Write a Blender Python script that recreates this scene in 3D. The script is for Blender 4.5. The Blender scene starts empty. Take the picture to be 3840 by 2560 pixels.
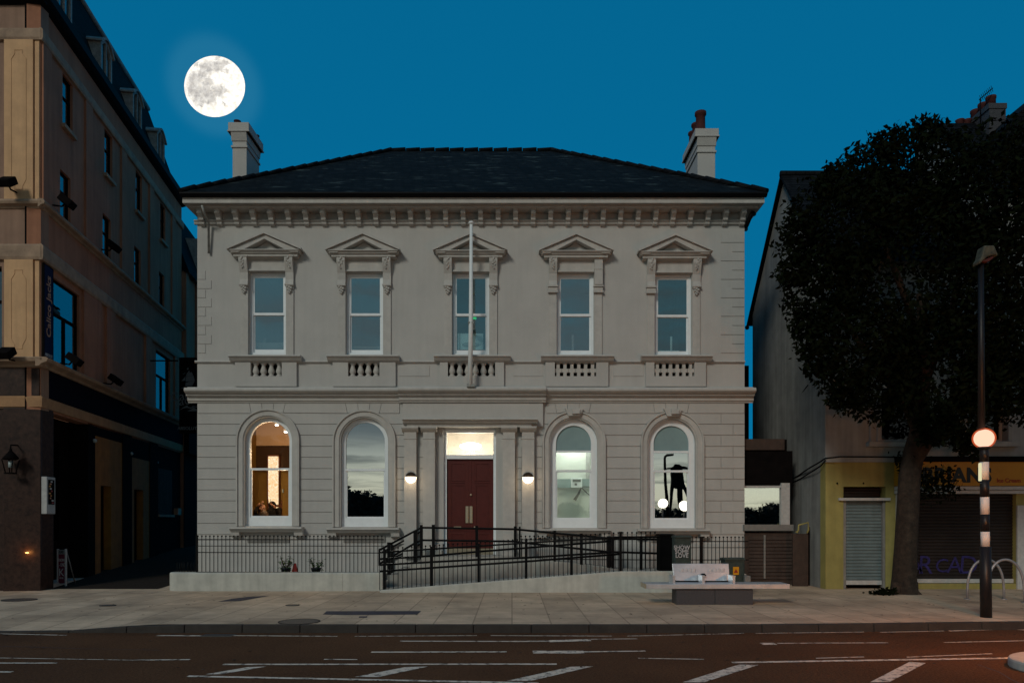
import bpy, bmesh, math, random
from mathutils import Vector, Matrix
R = math.radians
rnd = random.Random(7)
SC = bpy.context.scene
COL = SC.collection
# ---------------------------------------------------------------- camera geometry
F, CX, HY, CZ = 2773.33, 1920.0, 1950.0, 1.75
def W(px, py, Y):
    return Vector(((px - CX) * Y / F, Y, CZ + (HY - py) * Y / F))
def G(px, py, z=0.0):
    Y = (CZ - z) * F / (py - HY)
    return Vector(((px - CX) * Y / F, Y, z))
cam_d = bpy.data.cameras.new('camera')
cam = bpy.data.objects.new('camera', cam_d); COL.objects.link(cam)
cam.location = (0, 0, CZ); cam.rotation_euler = (R(90), 0, 0)
cam_d.sensor_width = 36; cam_d.lens = 26; cam_d.sensor_fit = 'HORIZONTAL'
cam_d.shift_y = (HY - 1280) / 3840
cam_d.clip_start = 0.1; cam_d.clip_end = 6000
SC.camera = cam
# ---------------------------------------------------------------- materials
MATS = {}
def nd(nt, t, **kw):
    n = nt.nodes.new(t)
    for k, v in kw.items(): setattr(n, k, v)
    return n
def lk(nt, a, b): nt.links.new(a, b)
def mat(name, col, rough=0.7, var=0.15, scale=4.0, bump=0.0, bscale=60.0, metal=0.0, streak=0.0, spec=0.3, emit=None, estr=0.0):
    m = bpy.data.materials.new(name); m.use_nodes = True
    nt = m.node_tree; b = nt.nodes['Principled BSDF']
    b.inputs['Roughness'].default_value = rough
    b.inputs['Metallic'].default_value = metal
    b.inputs['Specular IOR Level'].default_value = spec
    tc = nd(nt, 'ShaderNodeTexCoord')
    if var > 0:
        n1 = nd(nt, 'ShaderNodeTexNoise'); n1.inputs['Scale'].default_value = scale; n1.inputs['Detail'].default_value = 6
        n1.inputs['Roughness'].default_value = 0.65
        lk(nt, tc.outputs['Object'], n1.inputs['Vector'])
        cr = nd(nt, 'ShaderNodeValToRGB')
        cr.color_ramp.elements[0].position = 0.3; cr.color_ramp.elements[1].position = 0.7
        cr.color_ramp.elements[0].color = (col[0]*(1-var), col[1]*(1-var), col[2]*(1-var*0.9), 1)
        cr.color_ramp.elements[1].color = (min(1, col[0]*(1+var)), min(1, col[1]*(1+var)), min(1, col[2]*(1+var)), 1)
        lk(nt, n1.outputs['Fac'], cr.inputs['Fac'])
        out = cr.outputs['Color']
        if streak > 0:
            mp = nd(nt, 'ShaderNodeMapping'); mp.inputs['Scale'].default_value = (5, 5, 0.35)
            lk(nt, tc.outputs['Object'], mp.inputs['Vector'])
            n2 = nd(nt, 'ShaderNodeTexNoise'); n2.inputs['Scale'].default_value = 1.3; n2.inputs['Detail'].default_value = 5
            lk(nt, mp.outputs['Vector'], n2.inputs['Vector'])
            mr = nd(nt, 'ShaderNodeMapRange'); mr.inputs[1].default_value = 0.35; mr.inputs[2].default_value = 0.75
            mr.inputs[3].default_value = 1.0; mr.inputs[4].default_value = 1.0 - streak
            lk(nt, n2.outputs['Fac'], mr.inputs[0])
            mx = nd(nt, 'ShaderNodeMix', data_type='RGBA', blend_type='MULTIPLY'); mx.inputs[0].default_value = 1
            lk(nt, out, mx.inputs[6]); lk(nt, mr.outputs[0], mx.inputs[7]); out = mx.outputs[2]
        lk(nt, out, b.inputs['Base Color'])
    else:
        b.inputs['Base Color'].default_value = (*col, 1)
    if bump > 0:
        n3 = nd(nt, 'ShaderNodeTexNoise'); n3.inputs['Scale'].default_value = bscale; n3.inputs['Detail'].default_value = 4
        lk(nt, tc.outputs['Object'], n3.inputs['Vector'])
        bp = nd(nt, 'ShaderNodeBump'); bp.inputs['Strength'].default_value = bump; bp.inputs['Distance'].default_value = 0.02
        lk(nt, n3.outputs['Fac'], bp.inputs['Height']); lk(nt, bp.outputs['Normal'], b.inputs['Normal'])
    if emit:
        b.inputs['Emission Color'].default_value = (*emit, 1); b.inputs['Emission Strength'].default_value = estr
    MATS[name] = m
    return m
def glass(name, refl=0.4, tint=(1, 1, 1), rough=0.01, trans=(1, 1, 1), wav=0.0):
    m = bpy.data.materials.new(name); m.use_nodes = True; nt = m.node_tree
    nt.nodes.remove(nt.nodes['Principled BSDF']); out = nt.nodes['Material Output']
    g = nd(nt, 'ShaderNodeBsdfGlossy'); g.inputs['Color'].default_value = (*tint, 1); g.inputs['Roughness'].default_value = rough
    t = nd(nt, 'ShaderNodeBsdfTransparent'); t.inputs['Color'].default_value = (*trans, 1)
    if wav > 0:
        tc = nd(nt, 'ShaderNodeTexCoord'); n = nd(nt, 'ShaderNodeTexNoise'); n.inputs['Scale'].default_value = 1.6; n.inputs['Detail'].default_value = 1
        lk(nt, tc.outputs['Object'], n.inputs['Vector'])
        bp = nd(nt, 'ShaderNodeBump'); bp.inputs['Strength'].default_value = wav; bp.inputs['Distance'].default_value = 0.02
        lk(nt, n.outputs['Fac'], bp.inputs['Height']); lk(nt, bp.outputs['Normal'], g.inputs['Normal'])
    mx = nd(nt, 'ShaderNodeMixShader'); mx.inputs[0].default_value = refl
    lk(nt, t.outputs[0], mx.inputs[1]); lk(nt, g.outputs[0], mx.inputs[2]); lk(nt, mx.outputs[0], out.inputs['Surface'])
    MATS[name] = m; return m
def emis(name, col, s):
    m = bpy.data.materials.new(name); m.use_nodes = True; nt = m.node_tree
    nt.nodes.remove(nt.nodes['Principled BSDF']); out = nt.nodes['Material Output']
    e = nd(nt, 'ShaderNodeEmission'); e.inputs['Color'].default_value = (*col, 1); e.inputs['Strength'].default_value = s
    lk(nt, e.outputs[0], out.inputs['Surface']); MATS[name] = m; return m
# ---------------------------------------------------------------- mesh builder (world coordinates)
ORG = {}
class MB:
    def __init__(s): s.v = []; s.f = []; s.sm = set()
    def add(s, vs, fs, smooth=False):
        o = len(s.v); s.v += [Vector(v) for v in vs]
        for f in fs:
            if smooth: s.sm.add(len(s.f))
            s.f.append([i + o for i in f])
        return s
    def box(s, x0, x1, y0, y1, z0, z1):
        if x0 > x1: x0, x1 = x1, x0
        if y0 > y1: y0, y1 = y1, y0
        if z0 > z1: z0, z1 = z1, z0
        vs = [(x0,y0,z0),(x1,y0,z0),(x1,y1,z0),(x0,y1,z0),(x0,y0,z1),(x1,y0,z1),(x1,y1,z1),(x0,y1,z1)]
        return s.add(vs, [(0,3,2,1),(4,5,6,7),(0,1,5,4),(1,2,6,5),(2,3,7,6),(3,0,4,7)])
    def pbox(s, px0, px1, py0, py1, y0, y1, Yref=None):
        Yr = Yref or y0
        a = W(px0, py0, Yr); b = W(px1, py1, Yr)
        return s.box(a.x, b.x, y0, y1, b.z, a.z)
    def prism(s, poly, a0, a1, axis='y'):
        n = len(poly)
        def mk(p, a):
            if axis == 'y': return (p[0], a, p[1])
            if axis == 'x': return (a, p[0], p[1])
            return (p[0], p[1], a)
        vs = [mk(p, a0) for p in poly] + [mk(p, a1) for p in poly]
        fs = [list(range(n)), list(range(2*n-1, n-1, -1))]
        for i in range(n):
            j = (i+1) % n; fs.append((i, i+n, j+n, j))
        return s.add(vs, fs)
    def obox(s, c, u, hu, v, hv, w, hw):
        c, u, v, w = Vector(c), Vector(u).normalized(), Vector(v).normalized(), Vector(w).normalized()
        vs = [c + u*hu*a + v*hv*b + w*hw*d for d in (-1, 1) for a, b in ((-1,-1),(1,-1),(1,1),(-1,1))]
        return s.add(vs, [(0,3,2,1),(4,5,6,7),(0,1,5,4),(1,2,6,5),(2,3,7,6),(3,0,4,7)])
    def tube(s, pts, r, n=8, caps=True):
        pts = [Vector(p) for p in pts]; m = len(pts)
        rs = r if isinstance(r, (list, tuple)) else [r]*m
        vs = []; up = None
        for i, p in enumerate(pts):
            d = (pts[min(i+1, m-1)] - pts[max(i-1, 0)]).normalized()
            if up is None:
                up = Vector((0,0,1)) if abs(d.z) < 0.9 else Vector((1,0,0))
            a = d.cross(up).normalized(); b = a.cross(d).normalized(); up = b
            for k in range(n):
                t = 2*math.pi*k/n
                vs.append(p + a*(math.cos(t)*rs[i]) + b*(math.sin(t)*rs[i]))
        fs = []
        for i in range(m-1):
            for k in range(n):
                j = (k+1) % n
                fs.append((i*n+k, i*n+j, (i+1)*n+j, (i+1)*n+k))
        s.add(vs, fs, True)
        if caps:
            o = len(s.v) - len(vs)
            s.f.append([o+k for k in range(n)][::-1]); s.f.append([o+(m-1)*n+k for k in range(n)])
        return s
    def lathe(s, c, prof, n=16, ax=(0,0,1), caps=True):
        c = Vector(c); ax = Vector(ax).normalized()
        t = Vector((1,0,0)) if abs(ax.x) < 0.9 else Vector((0,1,0))
        a = ax.cross(t).normalized(); b = ax.cross(a).normalized()
        vs = []; fs = []
        for r, h in prof:
            for k in range(n):
                q = 2*math.pi*k/n
                vs.append(c + ax*h + a*(r*math.cos(q)) + b*(r*math.sin(q)))
        for i in range(len(prof)-1):
            for k in range(n):
                j = (k+1) % n; fs.append((i*n+k, i*n+j, (i+1)*n+j, (i+1)*n+k))
        s.add(vs, fs, True)
        if caps:
            o = len(s.v) - len(vs)
            s.f.append([o+k for k in range(n)][::-1]); s.f.append([o+(len(prof)-1)*n+k for k in range(n)])
        return s
    def sphere(s, c, r, n=16, m=10, sx=1, sy=1, sz=1, lo=-90, hi=90):
        prof = []
        for i in range(m+1):
            t = R(lo + (hi-lo)*i/m); prof.append((max(1e-4, math.cos(t)*r), math.sin(t)*r))
        o = len(s.v); s.lathe(c, prof, n)
        c = Vector(c)
        for i in range(o, len(s.v)):
            d = s.v[i] - c; s.v[i] = c + Vector((d.x*sx, d.y*sy, d.z*sz))
        return s
    def quad(s, a, b, c, d): return s.add([a, b, c, d], [(0,1,2,3)])
    def build(s, name, m, parent=None, org=None, bevel=0.0, recalc=True):
        me = bpy.data.meshes.new(name)
        o0 = Vector(org) if org is not None else (ORG[parent.name] if parent is not None else Vector((0,0,0)))
        me.from_pydata([v - o0 for v in s.v], [], s.f)
        if s.sm:
            for i in s.sm: me.polygons[i].use_smooth = True
        me.update()
        if recalc:
            bm = bmesh.new(); bm.from_mesh(me); bmesh.ops.recalc_face_normals(bm, faces=bm.faces[:]); bm.to_mesh(me); bm.free()
        me.materials.append(MATS[m] if isinstance(m, str) else m)
        ob = bpy.data.objects.new(name, me); COL.objects.link(ob)
        if parent is not None: ob.parent = parent
        else: ob.location = o0
        ORG[ob.name] = o0
        if bevel > 0:
            md = ob.modifiers.new('bevel', 'BEVEL'); md.width = bevel; md.segments = 2; md.limit_method = 'ANGLE'; md.angle_limit = R(40)
        return ob
def tag(o, label=None, cat=None, group=None, kind=None):
    if label: o['label'] = label
    if cat: o['category'] = cat
    if group: o['group'] = group
    if kind: o['kind'] = kind
    return o
def thing(name, loc, label, cat, group=None):
    o = bpy.data.objects.new(name, None); COL.objects.link(o); o.location = loc; o.empty_display_size = 0.2
    ORG[o.name] = Vector(loc); return tag(o, label, cat, group)
def struct(ob): ob['kind'] = 'structure'; return ob
def copy_part(src, parent, off=(0,0,0), scale=None):
    c = src.copy(); COL.objects.link(c); c.parent = parent; c.location = Vector(src.location) + Vector(off)
    if scale: c.scale = scale
    ORG[c.name] = ORG[src.name]; return c
def copy_tree(src, parent=None, off=(0,0,0)):
    c = src.copy(); COL.objects.link(c); c.parent = parent
    c.location = Vector(src.location) + Vector(off); ORG[c.name] = ORG[src.name] + Vector(off)
    for ch in list(src.children): copy_tree(ch, c)
    return c
def fill(loops, Y, axis='y'):
    """front face with holes: loops of (x,z)"""
    bm = bmesh.new(); es = []
    for lp in loops:
        vs = [bm.verts.new((p[0], Y, p[1])) for p in lp]
        for i in range(len(vs)): es.append(bm.edges.new((vs[i], vs[(i+1) % len(vs)])))
    bmesh.ops.triangle_fill(bm, use_beauty=True, use_dissolve=False, edges=es)
    bm.verts.index_update()
    vs = [v.co.copy() for v in bm.verts]; fs = [[v.index for v in f.verts] for f in bm.faces]; bm.free()
    return vs, fs
def wall_holes(mb, outer, holes, y0, y1):
    vs, fs = fill([outer] + holes, y0); mb.add(vs, fs)
    for lp in holes + [outer]:
        n = len(lp)
        for i in range(n):
            a, b = lp[i], lp[(i+1) % n]
            mb.quad((a[0], y0, a[1]), (b[0], y0, b[1]), (b[0], y1, b[1]), (a[0], y1, a[1]))
def arch_loop(xc, hw, zs, zb, n=20):
    lp = [(xc-hw, zb), (xc+hw, zb)]
    for i in range(n+1):
        t = math.pi*i/n; lp.append((xc+hw*math.cos(t), zs+hw*math.sin(t)))
    return lp
def ring_xz(mb, lpa, lpb, y0, y1):
    """frame between two loops with the same number of points"""
    n = len(lpa)
    for i in range(n):
        j = (i+1) % n
        a, b, c, d = lpa[i], lpa[j], lpb[j], lpb[i]
        vs = [(a[0],y0,a[1]),(b[0],y0,b[1]),(c[0],y0,c[1]),(d[0],y0,d[1]),(a[0],y1,a[1]),(b[0],y1,b[1]),(c[0],y1,c[1]),(d[0],y1,d[1])]
        mb.add(vs, [(0,1,2,3),(7,6,5,4),(0,4,5,1),(3,2,6,7)])
def text_mesh(body, size, loc, rot=(R(90),0,0), m=None, name='lettering', parent=None, ext=0.004, off=0.0, align='CENTER', sx=1.0, shear=0.0, space=1.0):
    cu = bpy.data.curves.new('t', 'FONT'); cu.body = body; cu.size = size; cu.extrude = ext; cu.offset = off
    cu.align_x = align; cu.align_y = 'CENTER'; cu.shear = shear; cu.space_character = space; cu.resolution_u = 3
    ob = bpy.data.objects.new('t', cu); COL.objects.link(ob)
    dg = bpy.context.evaluated_depsgraph_get(); dg.update()
    me = bpy.data.meshes.new_from_object(ob.evaluated_get(dg))
    bpy.data.objects.remove(ob); bpy.data.curves.remove(cu)
    M = Matrix.Translation(Vector(loc)) @ (rot if isinstance(rot, Matrix) else __import__('mathutils').Euler(rot).to_matrix().to_4x4()) @ Matrix.Diagonal((sx, 1, 1, 1))
    mb = MB(); mb.add([M @ v.co for v in me.vertices], [list(p.vertices) for p in me.polygons]); bpy.data.meshes.remove(me)
    return mb.build(name, m, parent)
def skin_mesh(joints, edges, root=0, levels=2):
    """joints: (x,y,z,r) ; returns verts, faces of a grown skin"""
    me = bpy.data.meshes.new('sk'); me.from_pydata([j[:3] for j in joints], edges, [])
    ob = bpy.data.objects.new('sk', me); COL.objects.link(ob)
    md = ob.modifiers.new('s', 'SKIN'); md.use_smooth_shade = True
    sv = me.skin_vertices[0].data
    for i, j in enumerate(joints):
        r = j[3]; sv[i].radius = r if isinstance(r, tuple) else (r, r); sv[i].use_root = (i == root)
    ss = ob.modifiers.new('ss', 'SUBSURF'); ss.levels = levels; ss.render_levels = levels
    dg = bpy.context.evaluated_depsgraph_get(); dg.update()
    m2 = bpy.data.meshes.new_from_object(ob.evaluated_get(dg))
    vs = [v.co.copy() for v in m2.vertices]; fs = [list(p.vertices) for p in m2.polygons]
    bpy.data.objects.remove(ob); bpy.data.meshes.remove(me); bpy.data.meshes.remove(m2)
    return vs, fs
# ---------------------------------------------------------------- material library
mat('stucco', (0.460, 0.448, 0.425), 0.8, 0.07, 1.1, 0.25, 45, streak=0.06)
mat('stucco_trim', (0.475, 0.458, 0.428), 0.75, 0.09, 5, 0.15, 60, streak=0.10)
mat('plinth_paint', (0.50, 0.50, 0.45), 0.8, 0.14, 3, 0.3, 40, streak=0.2)
mat('white_paint', (0.78, 0.82, 0.84), 0.45, 0.05, 6)
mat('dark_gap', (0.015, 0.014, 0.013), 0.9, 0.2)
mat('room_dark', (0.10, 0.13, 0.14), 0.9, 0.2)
mat('black_iron', (0.004, 0.004, 0.0045), 0.5, 0.2, 20, spec=0.12)
mat('gutter_black', (0.005, 0.005, 0.006), 0.6, 0.2, spec=0.1)
mat('door_red', (0.085, 0.016, 0.013), 0.38, 0.12, 8, 0.05, 90)
mat('brass', (0.55, 0.47, 0.34), 0.35, 0.1, 20, metal=0.8)
mat('terracotta', (0.06, 0.014, 0.012), 0.8, 0.25, 12)
mat('pole_white', (0.75, 0.78, 0.78), 0.4, 0.06, 10)
mat('pub_front', (0.30, 0.185, 0.13), 0.85, 0.16, 1.2, 0.3, 40, streak=0.25)
mat('hood_weathered', (0.060, 0.060, 0.042), 0.7, 0.5, 12)
mat('galv', (0.34, 0.33, 0.34), 0.5, 0.15, 10, metal=0.5)
mat('etch', (0.58, 0.58, 0.60), 0.6, 0.1, 10, metal=0.5)
mat('hall_white', (0.80, 0.76, 0.68), 0.8, 0.05, 2)
mat('lane_dark', (0.030, 0.023, 0.018), 0.95, 0.4, 12, 0.4, 30, spec=0.05)
mat('shop_band', (0.36, 0.20, 0.10), 0.8, 0.2, 4)
mat('board_maroon', (0.12, 0.012, 0.035), 0.6, 0.15, 8)
mat('pub_render', (0.37, 0.165, 0.095), 0.85, 0.16, 1.2, 0.3, 40, streak=0.25)
mat('pub_pilaster', (0.62, 0.375, 0.20), 0.8, 0.12, 2.5, 0.2, 50, streak=0.15)
mat('pub_trim', (0.32, 0.22, 0.15), 0.8, 0.3, 3, 0.3, 40)
mat('pub_granite', (0.034, 0.017, 0.012), 0.45, 0.6, 9, 0.05, 80, spec=0.2)
mat('pub_ochre', (0.27, 0.115, 0.02), 0.8, 0.2, 4, 0.2, 40, streak=0.2)
mat('pub_dark', (0.006, 0.005, 0.005), 0.85, 0.3, 5, spec=0.03)
mat('pub_blue', (0.006, 0.006, 0.012), 0.85, 0.2, 5, spec=0.03)
mat('banner_navy', (0.010, 0.016, 0.05), 0.8, 0.1, spec=0.05)
mat('letter_pale', (0.45, 0.45, 0.46), 0.6, 0.05)
mat('letter_grey', (0.16, 0.18, 0.19), 0.6, 0.1, 30)
mat('letter_copper', (0.40, 0.22, 0.14), 0.6, 0.1)
mat('lead', (0.30, 0.31, 0.29), 0.7, 0.35, 8, 0.3, 60, streak=0.2)
mat('house_render', (0.30, 0.325, 0.32), 0.85, 0.15, 1.5, 0.3, 40, streak=0.25)
mat('house_gable', (0.25, 0.25, 0.235), 0.85, 0.28, 1.0, 0.3, 40, streak=0.35)
mat('shop_yellow', (0.30, 0.262, 0.085), 0.7, 0.14, 2.5, 0.15, 50, streak=0.2)
mat('sign_amber', (0.42, 0.20, 0.012), 0.45, 0.08, 3)
mat('sign_black', (0.012, 0.011, 0.010), 0.4, 0.1)
mat('sign_red', (0.25, 0.035, 0.012), 0.5, 0.1)
mat('shutter_grey', (0.18, 0.235, 0.245), 0.4, 0.12, 6, metal=0.3, streak=0.15)
mat('shutter_dark', (0.020, 0.014, 0.012), 0.55, 0.25, 4, streak=0.2)
mat('alu_white', (0.42, 0.42, 0.41), 0.5, 0.15, 10)
mat('graffiti', (0.022, 0.017, 0.10), 0.6, 0.45, 6)
mat('steel', (0.60, 0.63, 0.66), 0.40, 0.22, 2.5, metal=0.7)
mat('granite', (0.055, 0.055, 0.060), 0.6, 0.45, 45, 0.15, 120)
mat('cabinet_green', (0.030, 0.048, 0.043), 0.55, 0.25, 12)
mat('cabinet_black', (0.004, 0.004, 0.004), 0.8, 0.2, spec=0.05)
mat('sticker', (0.62, 0.27, 0.008), 0.5, 0.1)
mat('gate_brown', (0.055, 0.036, 0.028), 0.7, 0.3, 5, streak=0.3)
mat('block_grey', (0.20, 0.19, 0.175), 0.85, 0.2, 6)
mat('concrete', (0.40, 0.385, 0.345), 0.85, 0.16, 3, 0.3, 40, streak=0.2)
mat('bark', (0.040, 0.027, 0.019), 0.95, 0.5, 9, 0.9, 22, streak=0.4)
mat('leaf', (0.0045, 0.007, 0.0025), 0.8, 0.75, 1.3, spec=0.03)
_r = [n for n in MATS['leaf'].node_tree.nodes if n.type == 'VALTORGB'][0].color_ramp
_e = _r.elements.new(.74); _e.color = (.008, .012, .004, 1); _e = _r.elements.new(.83); _e.color = (.030, .052, .014, 1)  # rare bright greens painted in to stand for lit leaves
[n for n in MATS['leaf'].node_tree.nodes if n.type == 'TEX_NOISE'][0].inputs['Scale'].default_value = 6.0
mat('leaf_plant', (0.05, 0.13, 0.025), 0.5, 0.3, 8)
mat('leaf_far', (0.008, 0.010, 0.006), 0.8, 0.4, 2)
mat('pot_dark', (0.02, 0.025, 0.035), 0.6, 0.2)
mat('cone_red', (0.30, 0.03, 0.02), 0.5, 0.15)
mat('beacon_black', (0.010, 0.009, 0.010), 0.45, 0.2)
mat('beacon_white', (0.62, 0.60, 0.58), 0.5, 0.08)
mat('kerb', (0.038, 0.032, 0.028), 0.8, 0.25, 5, 0.3, 60)
mat('road_paint', (0.42, 0.41, 0.39), 0.7, 0.25, 12)
mat('island_kerb', (0.42, 0.40, 0.36), 0.8, 0.15, 6)
mat('manhole', (0.06, 0.055, 0.05), 0.6, 0.4, 30, 0.5, 60)
mat('tar_patch', (0.055, 0.050, 0.062), 0.9, 0.3, 20, 0.3, 80)
mat('skin', (0.50, 0.27, 0.18), 0.55, 0.06, 20)
mat('hair_brown', (0.035, 0.016, 0.010), 0.5, 0.3, 40)
mat('hair_grey', (0.12, 0.085, 0.06), 0.6, 0.3, 40)
mat('cloth_black', (0.012, 0.010, 0.010), 0.9, 0.2, 20)
mat('cloth_red', (0.06, 0.015, 0.014), 0.9, 0.3, 20)
mat('wood_chair', (0.14, 0.05, 0.025), 0.5, 0.2, 12)
mat('mint_wall', (0.66, 0.70, 0.65), 0.8, 0.06, 2)
mat('mint_blind', (0.22, 0.32, 0.33), 0.8, 0.08, 3)
mat('amber_wall', (0.22, 0.125, 0.025), 0.8, 0.15, 2)
mat('umber_wall', (0.05, 0.025, 0.010), 0.8, 0.15, 2)
mat('cream_ceiling', (0.62, 0.45, 0.30), 0.85, 0.05, 2)
mat('lantern_glass', (0.30, 0.36, 0.36), 0.2, 0.1)
emis('lamp_warm', (1.0, 0.80, 0.55), 5.0)
emis('lamp_white', (1.0, 0.93, 0.80), 6.0)
emis('spot_white', (1.0, 0.92, 0.8), 8.0)
emis('globe_amber', (1.0, 0.66, 0.48), 1.7)
m_ = bpy.data.materials.new('globe_shell'); m_.use_nodes = True; _t = m_.node_tree; _t.nodes.remove(_t.nodes['Principled BSDF'])
_em = nd(_t, 'ShaderNodeEmission'); _em.inputs['Color'].default_value = (1, .16, .05, 1); _em.inputs['Strength'].default_value = .75; _tr = nd(_t, 'ShaderNodeBsdfTransparent'); _mx = nd(_t, 'ShaderNodeMixShader'); _mx.inputs[0].default_value = .38
lk(_t, _tr.outputs[0], _mx.inputs[1]); lk(_t, _em.outputs[0], _mx.inputs[2]); lk(_t, _mx.outputs[0], _t.nodes['Material Output'].inputs['Surface']); MATS['globe_shell'] = m_
emis('globe_island', (1.0, 0.31, 0.05), 470)
emis('globe_white', (1.0, 0.95, 0.80), 3.0)
emis('exit_green', (0.02, 0.9, 0.25), 0.8)
emis('led_strip', (1.0, 0.92, 0.55), 0.75)
emis('ember', (1.0, 0.45, 0.12), 5.0)
def slate(name, col, lich=(0.10, 0.14, 0.15)):
    m = bpy.data.materials.new(name); m.use_nodes = True; nt = m.node_tree; b = nt.nodes['Principled BSDF']
    b.inputs['Roughness'].default_value = 0.85; b.inputs['Specular IOR Level'].default_value = 0.08
    tc = nd(nt, 'ShaderNodeTexCoord'); sp = nd(nt, 'ShaderNodeSeparateXYZ'); lk(nt, tc.outputs['Object'], sp.inputs[0])
    ad = nd(nt, 'ShaderNodeMath', operation='ADD'); lk(nt, sp.outputs['X'], ad.inputs[0]); lk(nt, sp.outputs['Y'], ad.inputs[1])
    cb = nd(nt, 'ShaderNodeCombineXYZ'); lk(nt, ad.outputs[0], cb.inputs['X']); lk(nt, sp.outputs['Z'], cb.inputs['Y'])
    br = nd(nt, 'ShaderNodeTexBrick'); br.inputs['Scale'].default_value = 1.0
    br.inputs['Brick Width'].default_value = 0.26; br.inputs['Row Height'].default_value = 0.105; br.inputs['Mortar Size'].default_value = 0.010
    br.inputs['Color1'].default_value = (col[0]*0.65, col[1]*0.65, col[2]*0.65, 1); br.inputs['Color2'].default_value = (col[0]*1.35, col[1]*1.35, col[2]*1.35, 1)
    br.inputs['Mortar'].default_value = (col[0]*0.25, col[1]*0.25, col[2]*0.25, 1)
    lk(nt, cb.outputs[0], br.inputs['Vector'])
    mp = nd(nt, 'ShaderNodeMapping'); mp.inputs['Scale'].default_value = (1.4, 1.4, 7); lk(nt, tc.outputs['Object'], mp.inputs['Vector'])
    n = nd(nt, 'ShaderNodeTexNoise'); n.inputs['Scale'].default_value = 1.1; n.inputs['Detail'].default_value = 7; n.inputs['Roughness'].default_value = 0.7
    lk(nt, mp.outputs[0], n.inputs['Vector'])
    mr = nd(nt, 'ShaderNodeMapRange'); mr.inputs[1].default_value = 0.57; mr.inputs[2].default_value = 0.72; lk(nt, n.outputs['Fac'], mr.inputs[0])
    mx = nd(nt, 'ShaderNodeMix', data_type='RGBA'); lk(nt, mr.outputs[0], mx.inputs[0]); lk(nt, br.outputs['Color'], mx.inputs[6]); mx.inputs[7].default_value = (*lich, 1)
    lk(nt, mx.outputs[2], b.inputs['Base Color'])
    bp = nd(nt, 'ShaderNodeBump'); bp.inputs['Strength'].default_value = 0.6; bp.inputs['Distance'].default_value = 0.02
    lk(nt, br.outputs['Fac'], bp.inputs['Height']); bp.invert = True; lk(nt, bp.outputs['Normal'], b.inputs['Normal'])
    MATS[name] = m
slate('slate', (0.0075, 0.0095, 0.011), (0.075, 0.105, 0.105))
slate('slate_dark', (0.008, 0.009, 0.011), (0.022, 0.028, 0.03))
def paving(name):
    m = bpy.data.materials.new(name); m.use_nodes = True; nt = m.node_tree; b = nt.nodes['Principled BSDF']
    b.inputs['Roughness'].default_value = 0.75
    tc = nd(nt, 'ShaderNodeTexCoord'); mp = nd(nt, 'ShaderNodeMapping'); mp.inputs['Rotation'].default_value = (0, 0, R(90)); lk(nt, tc.outputs['Object'], mp.inputs[0])
    br = nd(nt, 'ShaderNodeTexBrick'); br.inputs['Scale'].default_value = 1.0
    br.inputs['Brick Width'].default_value = 0.95; br.inputs['Row Height'].default_value = 0.62; br.inputs['Mortar Size'].default_value = 0.011
    br.inputs['Color1'].default_value = (0.48, 0.345, 0.235, 1); br.inputs['Color2'].default_value = (0.62, 0.455, 0.315, 1); br.inputs['Mortar'].default_value = (0.32, 0.225, 0.15, 1)
    lk(nt, mp.outputs[0], br.inputs['Vector'])
    n = nd(nt, 'ShaderNodeTexNoise'); n.inputs['Scale'].default_value = 0.8; n.inputs['Detail'].default_value = 9; n.inputs['Roughness'].default_value = 0.72
    lk(nt, tc.outputs['Object'], n.inputs['Vector'])
    mr = nd(nt, 'ShaderNodeMapRange'); mr.inputs[1].default_value = 0.3; mr.inputs[2].default_value = 0.7; mr.inputs[3].default_value = 0.50; mr.inputs[4].default_value = 1.24
    lk(nt, n.outputs['Fac'], mr.inputs[0])
    mx = nd(nt, 'ShaderNodeMix', data_type='RGBA', blend_type='MULTIPLY'); mx.inputs[0].default_value = 1
    lk(nt, br.outputs['Color'], mx.inputs[6]); lk(nt, mr.outputs[0], mx.inputs[7])
    # chewing gum and oil spots
    vo = nd(nt, 'ShaderNodeTexVoronoi'); vo.inputs['Scale'].default_value = 2.3; lk(nt, tc.outputs['Object'], vo.inputs['Vector'])
    mr2 = nd(nt, 'ShaderNodeMapRange'); mr2.inputs[1].default_value = 0.05; mr2.inputs[2].default_value = 0.09; mr2.inputs[3].default_value = 0.6; mr2.inputs[4].default_value = 1.0
    lk(nt, vo.outputs['Distance'], mr2.inputs[0])
    mx2 = nd(nt, 'ShaderNodeMix', data_type='RGBA', blend_type='MULTIPLY'); mx2.inputs[0].default_value = 1
    lk(nt, mx.outputs[2], mx2.inputs[6]); lk(nt, mr2.outputs[0], mx2.inputs[7]); lk(nt, mx2.outputs[2], b.inputs['Base Color'])
    n2 = nd(nt, 'ShaderNodeTexNoise'); n2.inputs['Scale'].default_value = 70; lk(nt, tc.outputs['Object'], n2.inputs['Vector'])
    bp = nd(nt, 'ShaderNodeBump'); bp.inputs['Strength'].default_value = 0.3; bp.inputs['Distance'].default_value = 0.01
    lk(nt, n2.outputs['Fac'], bp.inputs['Height']); lk(nt, bp.outputs['Normal'], b.inputs['Normal'])
    MATS[name] = m
paving('paving')
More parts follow.
